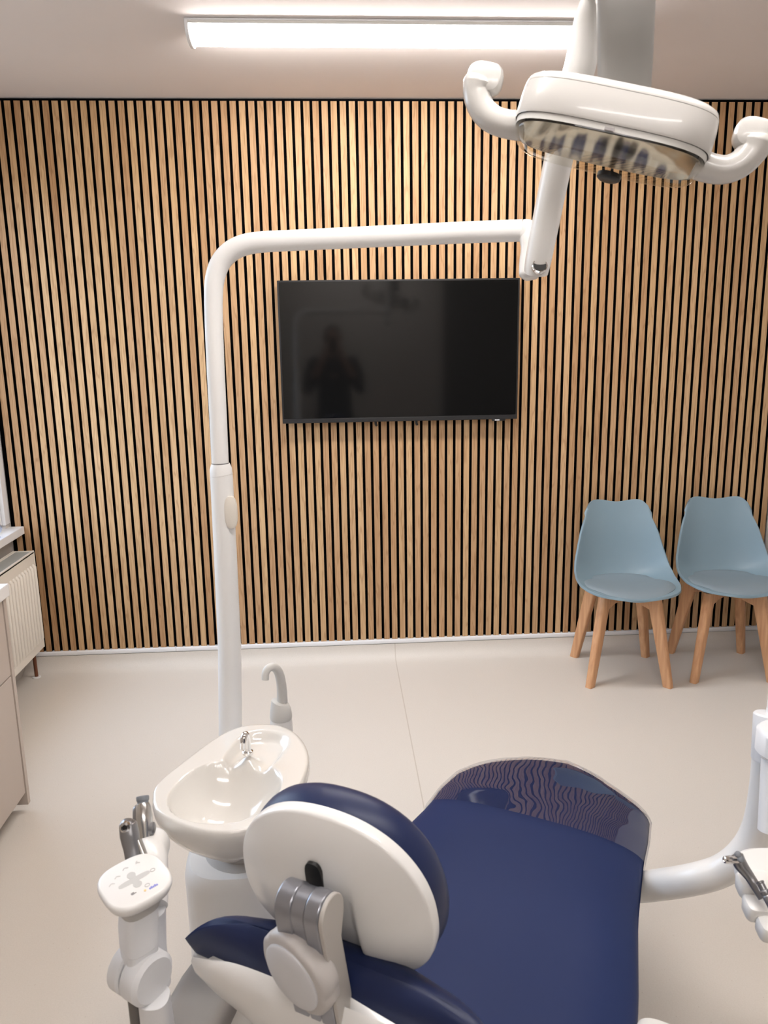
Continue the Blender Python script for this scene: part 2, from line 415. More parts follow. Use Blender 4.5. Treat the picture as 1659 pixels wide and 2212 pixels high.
luminaire(.925, 2.40, -2.75, GLOW_R, 'long glowing ceiling light over the dental chair, behind the operating lamp')

luminaire(.925, 2.40, -4.75, GLOW_R, 'unseen long ceiling light added for fill by the rear wall, behind the photographer')  # unseen luminaire added to brighten the rear wall and fill the room

# ------------------------------------------------------------------ television
tv = thing('television', 'flat black television mounted on the slat wall', 'television', (1.693, -.03, 1.53))
tx0, tx1, tz0, tz1 = 1.1358, 2.2475, 1.209, 1.855
b = BM(); box(b, tx0, tx1, -.050, -.022, tz0, tz1); obj('cabinet', b, BEZEL, tv, bevel=.002)
b = BM(); box(b, tx0 + .008, tx1 - .008, -.0514, -.0495, tz0 + .022, tz1 - .008); obj('screen', b, SCREEN, tv, smooth=False)
b = BM(); box(b, tx0 + .002, tx1 - .002, -.0530, -.0495, tz0 + .002, tz0 + .0195); obj('lower_bezel', b, M('bezel_grey', (.016, .016, .017), .4), tv, bevel=.001)
b = BM(); box(b, 2.128, 2.192, -.0525, -.038, tz0 - .008, tz0 + .003); obj('sensor_pod', b, BEZEL, tv, bevel=.003)
b = BM(); box(b, 2.140, 2.162, -.0533, -.052, tz0 - .0055, tz0 - .001); o = obj('badge', b, TRIMW, tv, smooth=False); o['label'] = 'small pale badge'
for x in (1.573, 1.767):
    b = BM(); tube(b, [Vector((x, -.030, tz0 + .006)), Vector((x, -.034, tz0 - .012)), Vector((x + .004, -.028, tz0 - .020))], .006, 10)
    obj('cable_stub', b, BLACK, tv)
b = BM(); box(b, 1.45, 1.95, -.023, -.002, 1.35, 1.70); obj('wall_mount', b, BLACK, tv, smooth=False)

# ------------------------------------------------------------------ radiator, sill ornament, cabinet
rad = thing('radiator', 'cream ribbed panel radiator under the window sill', 'radiator', (-.10, -.70, .16))
rx0, rx1, ry0, ry1, rz0, rz1 = -.160, -.062, -1.19, -.060, .150, .634
b = BM(); box(b, rx1 - .014, rx1, ry0, ry1, rz0, rz1); box(b, rx0, rx0 + .014, ry0, ry1, rz0, rz1)
obj('panel', b, RADW, rad, bevel=.004)
b = BM()
y = ry1 - .030
while y > ry0 + .03:
    tube(b, [Vector((rx1 - .004, y, rz0 + .045)), Vector((rx1 + .005, y, rz0 + .055)), Vector((rx1 + .005, y, rz1 - .072)), Vector((rx1 - .004, y, rz1 - .062))], .0085, 10)
    y -= .0335
o = obj('rib', b, RADW, rad); o['kind'] = 'stuff'
b = BM(); box(b, rx0 + .012, rx1 - .012, ry0 + .01, ry1 - .008, rz1 - .010, rz1 - .004)
obj('top_grille', b, M('grille_grey', (.40, .42, .41), .45), rad, smooth=False)
b = BM()
for x in (rx0, rx1 - .006): box(b, x, x + .006, ry0, ry1, rz1 - .012, rz1 + .002)
obj('top_edge', b, RADW, rad, bevel=.002)
b = BM(); box(b, rx0, rx1 + .001, ry1 - .004, ry1 + .001, rz0, rz1); obj('side_panel', b, RADW, rad, bevel=.003)
b = BM(); tube(b, [Vector((-.108, -.085, .165)), Vector((-.108, -.083, .06)), Vector((-.109, -.080, .0)) ], .0085, 12)
o = obj('pipe', b, COPPER, rad); o['label'] = 'brown copper pipe'
b = BM(); lathe(b, Vector((-.109, -.080, .0005)), Z, [(.020, 0), (.020, .004), (.010, .006)]); obj('floor_collar', b, WHITE, rad)
b = BM()
for k in range(6):
    pass
lathe(b, Vector((-.152, -.237, .7415)), Z, [(.016, 0), (.020, .004), (.010, .012), (.012, .018), (.026, .030), (.031, .044), (.026, .058), (.012, .068), (.003, .072)], 12)
tag(obj('glass_ornament', b, CRYSTAL, None, smooth=False), 'small faceted clear glass ornament on the window sill', 'ornament')

cab = thing('base_cabinet', 'taupe drawer cabinet at the left edge, under the white worktop', 'cabinet', (.05, -1.8, 0))
cx0, cx1, cy0, cy1 = XL + .003, .267, -2.75, -1.245
b = BM(); box(b, cx0, cx1 - .004, cy0, cy1, .075, .775); obj('carcass', b, M('cabinet_taupe_side', (.52, .44, .385), .5), cab, smooth=False)
b = BM(); box(b, cx1 - .018, cx1 + .019, cy1 - .0, cy1 + .020, .03, .775); box(b, cx0, cx1 - .018, cy1, cy1 + .018, .03, .775)
obj('end_panel', b, TAUPE, cab, smooth=False)
b = BM(); box(b, cx0, cx1 - .05, cy0, cy1 + .01, .001, .075); obj('plinth', b, M('plinth_taupe', (.36, .31, .27), .5), cab, smooth=False)
yy = cy1
for k in range(3):
    y1 = yy - .003; y0 = yy - .498; yy -= .50
    for z0, z1 in ((.078, .508), (.512, .772)):
        b = BM(); box(b, cx1 - .003, cx1 + .016, y0, y1, z0, z1); obj('drawer_front', b, TAUPE, cab, bevel=.0015)
b = BM(); box(b, cx0, cx1 + .030, cy0, cy1 + .030, .778, .820)
tag(obj('worktop', b, TOPW, None, bevel=.003), 'white worktop slab lying on the taupe cabinet', 'worktop')

# ------------------------------------------------------------------ visitor chairs
def visitor_chair(label):
    t = thing('visitor_chair', label, 'chair', (0, 0, 0), 'grey-blue visitor chairs along the slat wall')
    # shell: centre line from the front lip over the seat and up the back; edges lift inwards
    cen = spline([(-.268, .445), (-.20, .452), (-.08, .440), (.05, .428), (.135, .450), (.178, .530), (.200, .640), (.222, .740), (.238, .805)], 6) if False else None
    pts = spline([Vector((0, y, z)) for y, z in [(-.262, .437), (-.20, .446), (-.09, .437), (.03, .428), (.110, .452), (.148, .535), (.172, .640), (.194, .730), (.209, .797)]], 7)
    rim = spline([Vector((0, y, z)) for y, z in [(-.262, .444), (-.205, .458), (-.115, .466), (-.02, .484), (.05, .528), (.092, .600), (.126, .680), (.158, .745), (.180, .797)]], 7)
    n = len(pts); b = BM(); rows = []; nt = 32
    for i, p in enumerate(pts):
        s = i / (n - 1); e = rim[i]
        tg = (pts[min(i + 1, n - 1)] - pts[max(i - 1, 0)]).normalized()
        hw = interp(s, [0, .02, .05, .09, .15, .24, .33, .42, .52, .64, .76, .88, 1], [.06, .105, .145, .178, .206, .228, .234, .232, .222, .203, .182, .164, .150])
        wt = smooth01((s - .70) / .30)
        row = []
        for j in range(nt + 1):
            u = 2 * j / nt - 1; au = abs(u)
            k = au ** 2.5
            q = p * (1 - k) + e * k + X * (u * hw)
            c = max(0, (au - .66) / .34)
            q = q + tg * (wt * (.012 * (1 - cos(min(1, au / .66) * pi)) / 2 - .052 * (1 - math.sqrt(max(0, 1 - min(1, c) ** 2.2)))))
            row.append(q)
        rows.append(row)
    loft(b, rows, closed=False)
    o = obj('seat_shell', b, BLUE_SHELL, t, local=True)
    sm = o.modifiers.new('solid', 'SOLIDIFY'); sm.thickness = .011; sm.offset = -1
    bv = o.modifiers.new('bev', 'BEVEL'); bv.width = .004; bv.segments = 2; bv.limit_method = 'ANGLE'; bv.angle_limit = radians(50)
    # cushion
    b = BM(); rings = []
    for sc, dz in ((.20, .020), (.60, .019), (.85, .0165), (.95, .012), (1.0, .004), (.985, -.004), (.93, -.009)):
        r = []
        for a in range(40):
            th = 2 * pi * a / 40; x = cos(th); y = sin(th)
            px, py = .208 * math.copysign(abs(x) ** .9, x) * sc, -.075 + .178 * math.copysign(abs(y) ** .9, y) * sc
            base = interp(py, [-.262, -.20, -.09, .03, .115], [.437, .446, .437, .428, .452]) + .020 * (abs(px) / .22) ** 2.4
            r.append(Vector((px, py, base + .008 + dz)))
        rings.append(r)
    loft(b, rings); obj('seat_cushion', b, BLUE_PAD, t, local=True)
    # wooden under-frame: two crossing rails and four splayed legs
    b = BM()
    for s in (-1, 1):
        a, c = Vector((s * .118, -.120, .385)), Vector((-s * .118, .120, .385))
        d = (c - a).normalized(); sd = d.cross(Z)
        pr = [(0, .040), (0, -.040), (.24, -.018), (.76, -.018), (1, -.040), (1, .040)]
        loft(b, [[a + (c - a) * f + Z * h + sd * w for f, h in pr] for w in (-.012, .012)])
    obj('cross_rail', b, BEECH, t, local=True, smooth=False, bevel=.002)
    b = BM(); lathe(b, Vector((0, 0, .412)), Z, [(.085, 0), (.085, .010), (.06, .014)]); obj('mounting_plate', b, BLACK, t, local=True)
    for sx in (-1, 1):
        for sy in (-1, 1):
            top = Vector((sx * .112, sy * .114, .418)); ft = Vector((sx * .178, sy * .181, 0))
            b = BM(); d = (top - ft)
            out = Vector((sx, sy, 0)).normalized(); sd = out.cross(Z)
            loft(b, [sring(ft + d * f, out, sd, .021 + (.030 - .021) * min(1, f * 1.15), .0165 + (.021 - .0165) * f, 16, 5) for f in (0, .03, .25, .5, .75, .97, 1)])
            obj('leg', b, BEECH, t, local=True, bevel=0)
    return t
vc = visitor_chair('grey-blue visitor chair with beech legs, the one nearer the television')
vc.location = (2.7216, -.275, 0); vc.rotation_euler = (0, 0, radians(-5.6))
def copy_tree(o, parent=None):
    c = o.copy(); COL.objects.link(c); c.parent = parent
    for ch in o.children: copy_tree(ch, c)
    return c
vc2 = copy_tree(vc); vc2.location = (3.220, -.270, 0); vc2.rotation_euler = (0, 0, radians(-6.0))
vc2['label'] = 'grey-blue visitor chair with beech legs, in the corner by the right wall'

# ------------------------------------------------------------------ dental chair (own axes: A along the chair to the feet, B across)
CO = Vector((1.835, -2.096, 0)); A = Vector((.504, .864, 0)).normalized(); B = Vector((.864, -.504, 0)).normalized()
def CH(a, bb, z): return CO + A * a + B * (bb - .01) + Z * z
dc = thing('dental_chair', 'navy blue leather dental chair with white shell and round headrest', 'dental chair', tuple(CH(-.35, 0, 0)))
hwx, hwy = [-.80, -.70, -.57, -.40, -.20, 0, .10, .20, .28, .34, .39, .42, .432], [.17, .27, .342, .322, .288, .268, .268, .262, .243, .212, .165, .104, .03]
ztx, zty = [-.78, -.62, -.40, -.20, -.05, .08, .20, .32, .40, .432], [.475, .452, .447, .452, .452, .446, .428, .402, .380, .366]
def seat_ring(a, grow=0, n=56, th=.085):
    hw = interp(a, hwx, hwy) + grow; zt = interp(a, ztx, zty) + grow
    r = []
    for i in range(n):
        t = 2 * pi * i / n; cs, sn = cos(t), sin(t)
        x = math.copysign(abs(cs) ** .56, cs); y = math.copysign(abs(sn) ** .56, sn)
        z = zt - th / 2 + y * (th / 2 + grow)
        if y > 0: z += -.016 * abs(x) ** 3 + .0 + .010 * smooth01((abs(x) - .45) / .4) * smooth01((-.12 - a) / .2)
        r.append(CH(a - .055 * max(0, x) ** 2 * smooth01((a - .2) / .2), x * hw - .010 * smooth01((a + .05) / .30), z))
    return r
st = [-.78 + .04 * i for i in range(24)] + [.17, .20, .23, .26, .29, .32, .345, .37, .39, .405, .418, .426, .432]
b = BM(); loft(b, [seat_ring(a) for a in st]); obj('seat_cushion', b, NAVY, dc, angle=60)
# backrest
TH = radians(70); H = (-.736, .439)
def BK(s, bb, nrm): return CH(H[0] - s * cos(TH) + nrm * sin(TH), bb, H[1] + s * sin(TH) + nrm * cos(TH))
LB = .372
b = BM(); rings = []
for s in [-.02, .04, .10, .16, .22, .27, .305, .33, .352, .370, .382, .390, .396, .399, .400]:
    n = 72; r = []
    k = max(0, (s - .312) / .088); sh = max(.05, math.sqrt(max(0, 1 - k ** 2.3)))     # the top edge is fully rounded
    hw = interp(s, [-.02, .20, .26, .31, .345, .400], [0.05, 0.06, 0.085, 0.15, 0.226, 0.25])
    for i in range(n):
        t = 2 * pi * i / n; cs, sn = cos(t), sin(t)
        x = math.copysign(abs(cs) ** .84, cs); y = math.copysign(abs(sn) ** .7, sn)
        tf = 1 - .62 * abs(x) ** 3; nr = -.09 + .045 * tf + y * .045 * sh * tf
        if y > 0: nr += .010 * smooth01((abs(x) - .5) / .35) * (1 - abs(x) ** 6)
        wt = smooth01((s - .05) / .25)
        ds = s - .062 * abs(x) ** 4.5 * wt
        r.append(BK(ds, x * hw, nr - .0 * abs(x)))
    rings.append(r)
loft(b, rings); obj('backrest_cushion', b, NAVY_D, dc, angle=75)
b = BM(); rings = []
for s, hw, dp in ((0.050, 0.059, 0.040), (0.130, 0.063, 0.050), (0.190, 0.066, 0.055), (0.250, 0.087, 0.058), (0.300, 0.143, 0.056), (0.335, 0.210, 0.050), (0.358, 0.238, 0.044), (0.371, 0.243, 0.036), (0.379, 0.239, 0.026), (0.383, 0.211, 0.021)):
    n = 56; r = []
    wt = smooth01((s - .05) / .25)
    for i in range(n):
        t = 2 * pi * i / n; cs, sn = cos(t), sin(t)
        x = math.copysign(abs(cs) ** .75, cs)
        nr = -.072 + (.004 * sn if sn > 0 else -dp * abs(sn) ** .6)
        r.append(BK(s - .066 * abs(x) ** 4 * wt, x * hw, nr))
    rings.append(r)
loft(b, rings); obj('backrest_shell', b, WHITE, dc, angle=75)
# headrest: local axes HW across, HV up the pad, HN towards the patient's face
AL = radians(-10); HN = (A * cos(AL) + Z * -sin(AL)).normalized(); HV = (Z * cos(AL) + A * sin(AL)).normalized(); HW = B
HC = CH(-.893, -.012, .872)
ha, hb, he = .143, .124, 2.3
def hout(t, sc=1.0, e=he):
    cs, sn = cos(t), sin(t)
    x = ha * math.copysign(abs(cs) ** (2 / e), cs); y = hb * math.copysign(abs(sn) ** (2 / e), sn)
    return x * sc * (1 - .06 * (y / hb)), y * sc
def hshell_depth(x, y, r):
    d = .030 * (1 - r ** 2.4)                            # dome towards the back
    m = smooth01((.050 - abs(x)) / .010) * smooth01((.052 - y) / .04)      # groove for the bracket
    return d - m * (.003 + .013 * smooth01((.04 - y) / .12)) * (1 - .0 * r)
b = BM(); rings = []; NA = 144
for i in range(1, 41):
    r = (i / 40) ** .8; ring = []
    for k in range(NA):
        x, y = hout(2 * pi * k / NA, r)
        ring.append(HC + HW * x + HV * y - HN * hshell_depth(x, y, r))
    rings.append(ring)
for sc, d in ((1.006, .003), (1.008, .010), (1.0, .018)):
    rings.append([HC + HW * (hout(2 * pi * k / NA, sc)[0]) + HV * hout(2 * pi * k / NA, sc)[1] + HN * d for k in range(NA)])
loft(b, rings); hs = obj('headrest_shell', b, WHITE, dc, angle=50)
b = BM(); rings = []
for sc, d in ((.94, .010), (.975, .014), (1.0, .022), (1.012, .034), (1.010, .046), (.985, .058), (.93, .068), (.82, .075), (.6, .079), (.3, .080), (.05, .080)):
    rings.append([HC + HW * hout(2 * pi * k / 64, sc)[0] + HV * hout(2 * pi * k / 64, sc)[1] + HN * d for k in range(64)])
loft(b, rings); obj('headrest_cushion', b, NAVY_D, dc, angle=60)
b = BM()
c = HC + HW * -.004 + HV * .043 - HN * .0285
loft(b, [sring(c - HN * d, HW, HV, .0125, .030, 24, 3.2) for d in (-.004, .0012)])
obj('slot', b, BLACK, hs, smooth=False)
# silver bracket
BT = CH(-.972, -.004, .930); BD = CH(-.935, .004, .700)
bv = (BT - BD).normalized(); bw = B; bn = bw.cross(bv).normalized()
if bn.dot(HN) > 0: bn = -bn                              # outwards, towards the viewer
L = (BT - BD).length
def bprof(w0, w1, rt=.026, th=.024, s0=-.06, top=0.0):
    pts = [(s0, -th), (s0, th * .75)]
    pts = [(s0, th)] + [(L + top - rt + rt * sin(a), th - rt + rt * cos(a)) for a in [i * pi / 14 for i in range(15)]] + [(L + top - rt * 1.5, th - 1.9 * rt), (L + top - rt * 2.6, th - 1.35 * rt), (s0, th - 1.35 * rt)]
    return [[BD + bv * s + bn * d + bw * w for s, d in pts] for w in (w0, w1)]
b = BM(); loft(b, bprof(-.033, -.0085)); loft(b, bprof(.0085, .030))
loft(b, bprof(-.0085, .0085, top=-.085))
obj('headrest_bracket', b, SILVER, dc, bevel=.0025, angle=35)
b = BM(); loft(b, bprof(.0305, .0365, rt=.0255, th=.0235)); obj('bracket_side', b, M('taupe_plastic', (.50, .47, .435), .4), dc, bevel=.001, angle=35)
b = BM(); r = .0235
c = BT - bv * .026 + bn * (.024 - .026)
loft(b, [sring(c + bw * w, bv, bn, .0245, .0245, 32) for w in (-.0083, .0083)])
loft(b, [[c + bw * w + bv * p + bn * q for p, q in ((0, 0), (0, .0245), (-.026, .0245), (-.026, 0))] for w in (-.0083, .0083)])
obj('hinge_tongue', b, SILVER, dc, angle=35)
b = BM(); obox(b, BT - bv * .060 + bn * .0242, bw, bv, bn, .0083, .006, .0012); obj('hinge_slot', b, BLACK, dc, smooth=False)
# clamping knob
kn = (bn * cos(radians(14)) - bw * sin(radians(14))).normalized(); kc = CH(-.985, -.012, .822); kw = (bw * cos(radians(14)) + bn * sin(radians(14))).normalized()
b = BM()
rr = []
for rd, h in ((.046, -.028), (.054, -.022), (.0565, -.008), (.0555, .002), (.051, .006)):
    ring = []
    for k in range(96):
        t = 2 * pi * k / 96; q = rd * (1 - .05 * max(0, cos(5 * t + .5)) ** 6)
        ring.append(kc + kw * (q * cos(t)) + bv * (q * sin(t)) + kn * h)
    rr.append(ring)
loft(b, rr); kb = obj('knob', b, M('knob_grey', (.52, .49, .47), .4), dc, angle=50)
b = BM(); lathe(b, kc, kn, [(.0445, .004), (.0445, .0085), (.042, .0105), (.022, .012), (.001, .0125)], 64); obj('knob_cap', b, M('knob_cap_grey', (.66, .66, .68), .4), kb)
b = BM(); lathe(b, kc, kn, [(.016, -.06), (.016, -.02)], 20); obj('knob_shaft', b, GREY_PL, kb)
# collar that carries the bracket on the shell
b = BM()
c0 = CH(-.945, .0, .635)
loft(b, [sring(c0 + Z * h + A * -.0, B, A, a_, b_, 40, 4) for a_, b_, h in ((.090, .060, -.10), (.090, .058, -.02), (.088, .055, .022), (.082, .050, .032), (.05, .03, .034))])
obj('bracket_collar', b, WHITE, dc, angle=50)
for k in (0, 1):
    b = BM(); obox(b, CH(-.935 - .012 * k, .048 + .018 * k, .6685), B, A, Z, .0055, .016, .0015); obj('collar_slot', b, BLACK, dc, smooth=False)
# armrest on the far side
b = BM()
ap = spline([CH(-.665, .385, .610), CH(-.74, .386, .618), CH(-.85, .380, .630), CH(-.95, .370, .640)], 8)
ap = [ap[0] + (ap[0] - ap[1]) * .9, ap[0] + (ap[0] - ap[1]) * .5] + ap
tube(b, ap, [.010, .026] + [.034] * (len(ap) - 2), 28, 2.6, ry=[.006, .018] + [.024] * (len(ap) - 2), up=(0, 0, 1))
obj('armrest', b, GREY_LT, dc)
b = BM(); tube(b, spline([CH(-.80, .372, .615), CH(-.78, .350, .54), CH(-.70, .27, .47)], 6), .022, 16); obj('armrest_bracket', b, GREY_LT, dc)
# base under the seat
b = BM()
loft(b, [sring(CH(-.28, .0, z), A, B, a_, b_, 40, 4) for a_, b_, z in ((.32, .16, .001), (.32, .16, .055), (.30, .145, .075), (.22, .12, .11), (.20, .115, .30), (.23, .16, .365))])
obj('base', b, WHITE, dc, angle=50)
b = BM()
loft(b, [sring(CH(-.12 + .01, 0, z), A, B, a_, b_, 40, 4) for a_, b_, z in ((.26, .16, .30), (.42, .21, .345), (.43, .22, .372))])
obj('seat_frame', b, GREY_LT, dc, angle=50)

# clear plastic cover over the foot end
b = BM(); sts = [a for a in [-.004 + .02 * i for i in range(9)]] + [.20, .23, .26, .29, .32, .345, .37, .39, .405, .418, .426, .434]
random.seed(4)
rings = [seat_ring(a, .0045, 96, .085) for a in sts]
rings = [[p + Vector((random.gauss(0, .00008), random.gauss(0, .00008), random.gauss(0, .00008))) for p in r] for r in rings]
loft(b, rings, cap0=False); 
tag(obj('plastic_foot_cover', b, FILM, None, angle=80), 'clear crinkled plastic cover pulled over the foot end of the navy dental chair', 'plastic cover')

# ------------------------------------------------------------------ dental unit with spittoon bowl
du = thing('dental_unit', 'white dental unit column carrying the round ceramic spittoon bowl', 'dental unit', (1.17, -2.37, 0))
b = BM()
pc = Vector((1.168, -2.365, 0))
loft(b, [sring(pc + Z * z, X, Y, a_, b_, 56, 2.8) for a_, b_, z in ((.098, .105, .001), (.098, .105, .47), (.0975, .1045, .4715))]) 
obj('column', b, WHITE_SATIN, du)
b = BM()
loft(b, [sring(pc + Z * z, X, Y, a_, b_, 56, 2.8) for a_, b_, z in ((.098, .105, .4735), (.099, .106, .575), (.096, .103, .592), (.088, .095, .601), (.06, .065, .603))])
obj('column_head', b, WHITE_SATIN, du)
b = BM(); lathe(b, pc + Vector((.012, -.008, .600)), Z, [(.072, 0), (.072, .003), (.066, .005), (.052, .007), (.052, .100)], 44); obj('bowl_neck', b, GREY_PL, du)
OUT = [(1.0479, -2.5060, 0.8000), (1.0414, -2.4659, 0.8000), (1.0493, -2.4296, 0.8000), (1.0673, -2.3922, 0.8000), (1.0899, -2.3478, 0.8000), (1.1141, -2.3026, 0.8000), (1.1409, -2.2627, 0.8000), (1.1729, -2.2375, 0.8000), (1.2108, -2.2307, 0.8000), (1.2500, -2.2384, 0.8000), (1.2854, -2.2718, 0.8000), (1.3091, -2.3256, 0.8000), (1.3192, -2.3837, 0.8000), (1.3135, -2.4461, 0.8000), (1.2977, -2.5057, 0.8000), (1.2742, -2.5557, 0.8000), (1.2439, -2.5927, 0.8000), (1.2063, -2.6085, 0.8000), (1.1647, -2.6050, 0.8000), (1.1240, -2.5865, 0.8000), (1.0861, -2.5600, 0.8000), (1.0603, -2.5336, 0.8000)]
OUT = [Vector(p) for p in OUT]
ol = spline(OUT + [OUT[0]], 5)[:-1]
bc = Vector((1.1729, -2.4817, 0.8000))                             # basin centre
MA = Vector(((1.2253, -2.3088, 0.8000))) - bc; MA.z = 0; ml = MA.length; MA = MA / ml; MB = Z.cross(MA)   # towards the cup ledge
def bowl_h(p):
    d = p - bc; x = d.dot(MA); y = d.dot(MB)
    rr = (abs(x / .101) ** 2.3 + abs(y / .096) ** 2.3) ** (1 / 2.3)
    h = -.075 * (1 - smooth01((rr - .30) / .72)) if rr < 1.02 else 0
    h = -.078 * (1 - min(1, rr) ** 2.6) ** .9 if rr < 1 else 0
    # shallow ledge for the cup behind the basin
    lx = (x - .143) / .083; ly = y / .056
    q = (abs(lx) ** 3 + abs(ly) ** 3) ** (1 / 3)
    led = -.016 * (1 - smooth01((q - .72) / .28))
    sp = .020 * math.exp(-((x - .110) ** 2 + (y - .004) ** 2) / (2 * .013 ** 2))
    return min(h, led * (1 - smooth01((.085 - x) / .04))) + sp
b = BM(); rings = []
K = 60
for i in range(1, K + 1):
    f = i / K
    ring = []
    for p in ol:
        q = bc + (p - bc) * (f * .955); ring.append(q + Z * bowl_h(q))
    rings.append(ring)
for sc, dz in ((.975, -.001), (.990, -.004), (1.0, -.011), (1.0, -.020), (.985, -.028), (.95, -.040), (.88, -.056), (.77, -.073), (.64, -.085), (.50, -.093), (.36, -.097), (.30, -.12)):
    rings.append([bc + (p - bc) * sc + Z * dz for p in ol])
loft(b, rings); bw_ = obj('spittoon_bowl', b, CERAMIC, du, angle=75)
sp0 = bc + MA * .110 + MB * .004
b = BM(); tube(b, spline([sp0 + Z * .012, sp0 + Z * .040, sp0 + Z * .052 - MA * .005, sp0 + Z * .049 - MA * .014, sp0 + Z * .030 - MA * .017], 6), .0068, 16); obj('rinse_spout', b, CHROME, du)
b = BM(); lathe(b, sp0 + Z * .012, Z, [(.0105, -.002), (.0105, .003), (.008, .005)], 24); obj('spout_collar', b, CHROME, du)
# cup filler behind the bowl
fb = Vector((1.2435, -2.10, 0))
b = BM(); lathe(b, fb + Z * .45, Z, [(.0255, 0), (.0255, .28), (.0235, .295)], 28); obj('filler_post', b, WHITE, du)
b = BM(); loft(b, [sring(fb + Z * z + X * dx, X + Z * tl, Y, r, r, 28) for z, r, tl, dx in ((.742, .0245, 0, 0), (.747, .0255, 0, 0), (.765, .0235, 0, 0), (.782, .0195, -.35, 0), (.785, .0150, -.35, 0))]); obj('filler_head', b, GREY_LT, du)
b = BM(); tube(b, spline([(1.2481, -2.1000, 0.7838), (1.2481, -2.1050, 0.8256), (1.2441, -2.1150, 0.8604), (1.2353, -2.1250, 0.8783), (1.2251, -2.1350, 0.8808), (1.2180, -2.1400, 0.8724), (1.2165, -2.1420, 0.8570)], 6), lerpn([.0122, .0108, .0100, .0092, .0085, .0080], 37), 18); o = obj('cup_filler', b, GREY_LT, du); o['label'] = 'curved grey water spout'
# rear housing that the light pole is fixed to
b = BM(); loft(b, [sring(Vector((1.155, -2.06, z)), X, Y, a_, b_, 40, 4) for a_, b_, z in ((.105, .20, .001), (.105, .20, .50), (.098, .193, .52), (.05, .1, .525))]); obj('rear_housing', b, WHITE_SATIN, du)
# bridge to the chair and grey beam of the assistant's side
b = BM(); loft(b, [sring(Vector((1.262, -2.37, z)), X, Y, a_, b_, 40, 5) for a_, b_, z in ((.10, .13, .001), (.10, .13, .15), (.095, .125, .165))]); obj('bridge', b, WHITE_COOL, du)
b = BM(); loft(b, [sring(Vector((1.262, -2.37, z)), X, Y, a_, b_, 40, 5) for a_, b_, z in ((.095, .12, .171), (.095, .12, .27), (.09, .115, .285), (.06, .08, .288))]); obj('bridge_lid', b, WHITE_COOL, du)

# ------------------------------------------------------------------ operating light on its pole
ol_ = thing('operating_light', 'white dental operating light with two handles on a bent pole arm', 'operating lamp', (1.105, -1.95, .5))
PY = -1.95
b = BM(); tube(b, [(1.1027, -1.9500, 0.6124), (1.1141, -1.9500, 0.8572), (1.1174, -1.9500, 1.0898), (1.1191, -1.9500, 1.2806), (1.1187, -1.9500, 1.2979), (1.1183, -1.9500, 1.3087)], [.0285, .0278, .0268, .0259, .0252, .0212], 32); 
lowp = Vector((1.1027, -1.9500, 0.6124)); tube(b, [Vector((lowp.x, lowp.y, .515)), lowp + Z * .005], .0275, 32)
obj('lower_pole', b, WHITE_SATIN, ol_)
b = BM(); path = [(1.1179, -1.9500, 1.3065), (1.1194, -1.9500, 1.4172), (1.1203, -1.9500, 1.5210), (1.1223, -1.9500, 1.6223), (1.1240, -1.9500, 1.6671)]
path = [Vector(p) for p in path] + [Vector(p) for p in spline([(1.1240, -1.9500, 1.6671), (1.1288, -1.9510, 1.7112), (1.1423, -1.9530, 1.7480), (1.1663, -1.9570, 1.7734), (1.1999, -1.9650, 1.7876), (1.2430, -1.9770, 1.7920), (1.2934, -1.9920, 1.7922)], 5)][1:] + [Vector((1.4213, -2.0300, 1.7923)), Vector((1.5449, -2.0650, 1.7925)), Vector((1.6643, -2.1000, 1.7926)), Vector((1.7694, -2.1300, 1.7915))]
tube(b, path, lerpn([.0195, .0203, .0212, .0218, .0222, .0222, .0218, .0214, .0210], len(path)), 32)
obj('bent_arm', b, WHITE_SATIN, ol_)
b = BM(); q_ = [Vector((1.1182, -1.9500, 1.3092)), Vector((1.1182, -1.9500, 1.3114))]; tube(b, q_, .0202, 32); obj('pole_ring', b, STEEL_D, ol_)
b = BM(); q_ = [Vector((1.1193, -1.9500, 1.2825)), Vector((1.1192, -1.9500, 1.2834))]; tube(b, q_, .0261, 32); obj('collar_joint', b, GREY_LT, ol_)
b = BM(); c = Vector((1.1392, -1.9720, 1.1981))
loft(b, [sring(c + Y * d + X * 0, X, Z, a_, b_, 28, 2.7) for a_, b_, d in ((.012, .034, .014), (.0150, .0385, .004), (.0145, .038, -.004), (.011, .033, -.0065))]); o = obj('pole_clip', b, CREAM, ol_); o['label'] = 'small cream oval clip'
# joint bracket at the arm's end
b = BM()
jp = spline([(1.7694, -2.1300, 1.7915), (1.7824, -2.1350, 1.7872), (1.7883, -2.1400, 1.7619), (1.7850, -2.1450, 1.7305), (1.7834, -2.1500, 1.7079), (1.7842, -2.1520, 1.6962)], 5)
tube(b, jp, lerpn([.0205, .0215, .0235, .0220, .0225, .0225, .012], len(jp)), 28, 3.0, up=(0, -1, 0)); obj('arm_joint', b, WHITE, ol_)
bp_ = [Vector(p) for p in [(1.7732, -2.2353, 1.7027), (1.7744, -2.2459, 1.7251), (1.7812, -2.2721, 1.7951), (1.7861, -2.3000, 1.8570), (1.7909, -2.3286, 1.9151), (1.7967, -2.3651, 1.9849), (1.8006, -2.3886, 2.0193), (1.7989, -2.4106, 2.0590), (1.7937, -2.4312, 2.0809), (1.7907, -2.4466, 2.1036)]]
b = BM(); bs = spline(bp_, 5); rr = lerpn([.0220, .0240, .0245, .0245, .0245, .0250, .0250, .0210, .0140, .004], len(bs))
tube(b, bs, rr, 32, 2.5, up=tuple(CR)); ba = obj('balance_arm', b, WHITE, ol_)
d = (bp_[1] - bp_[0]).normalized()
b = BM(); q = bp_[0] + d * .010 - CF * .0255
loft(b, [sring(q - CF * h, CR, CU, .0125, .0150, 24, 2.6) for h in (-.012, .0015)]); obj('arm_opening', b, BLACK, ba)
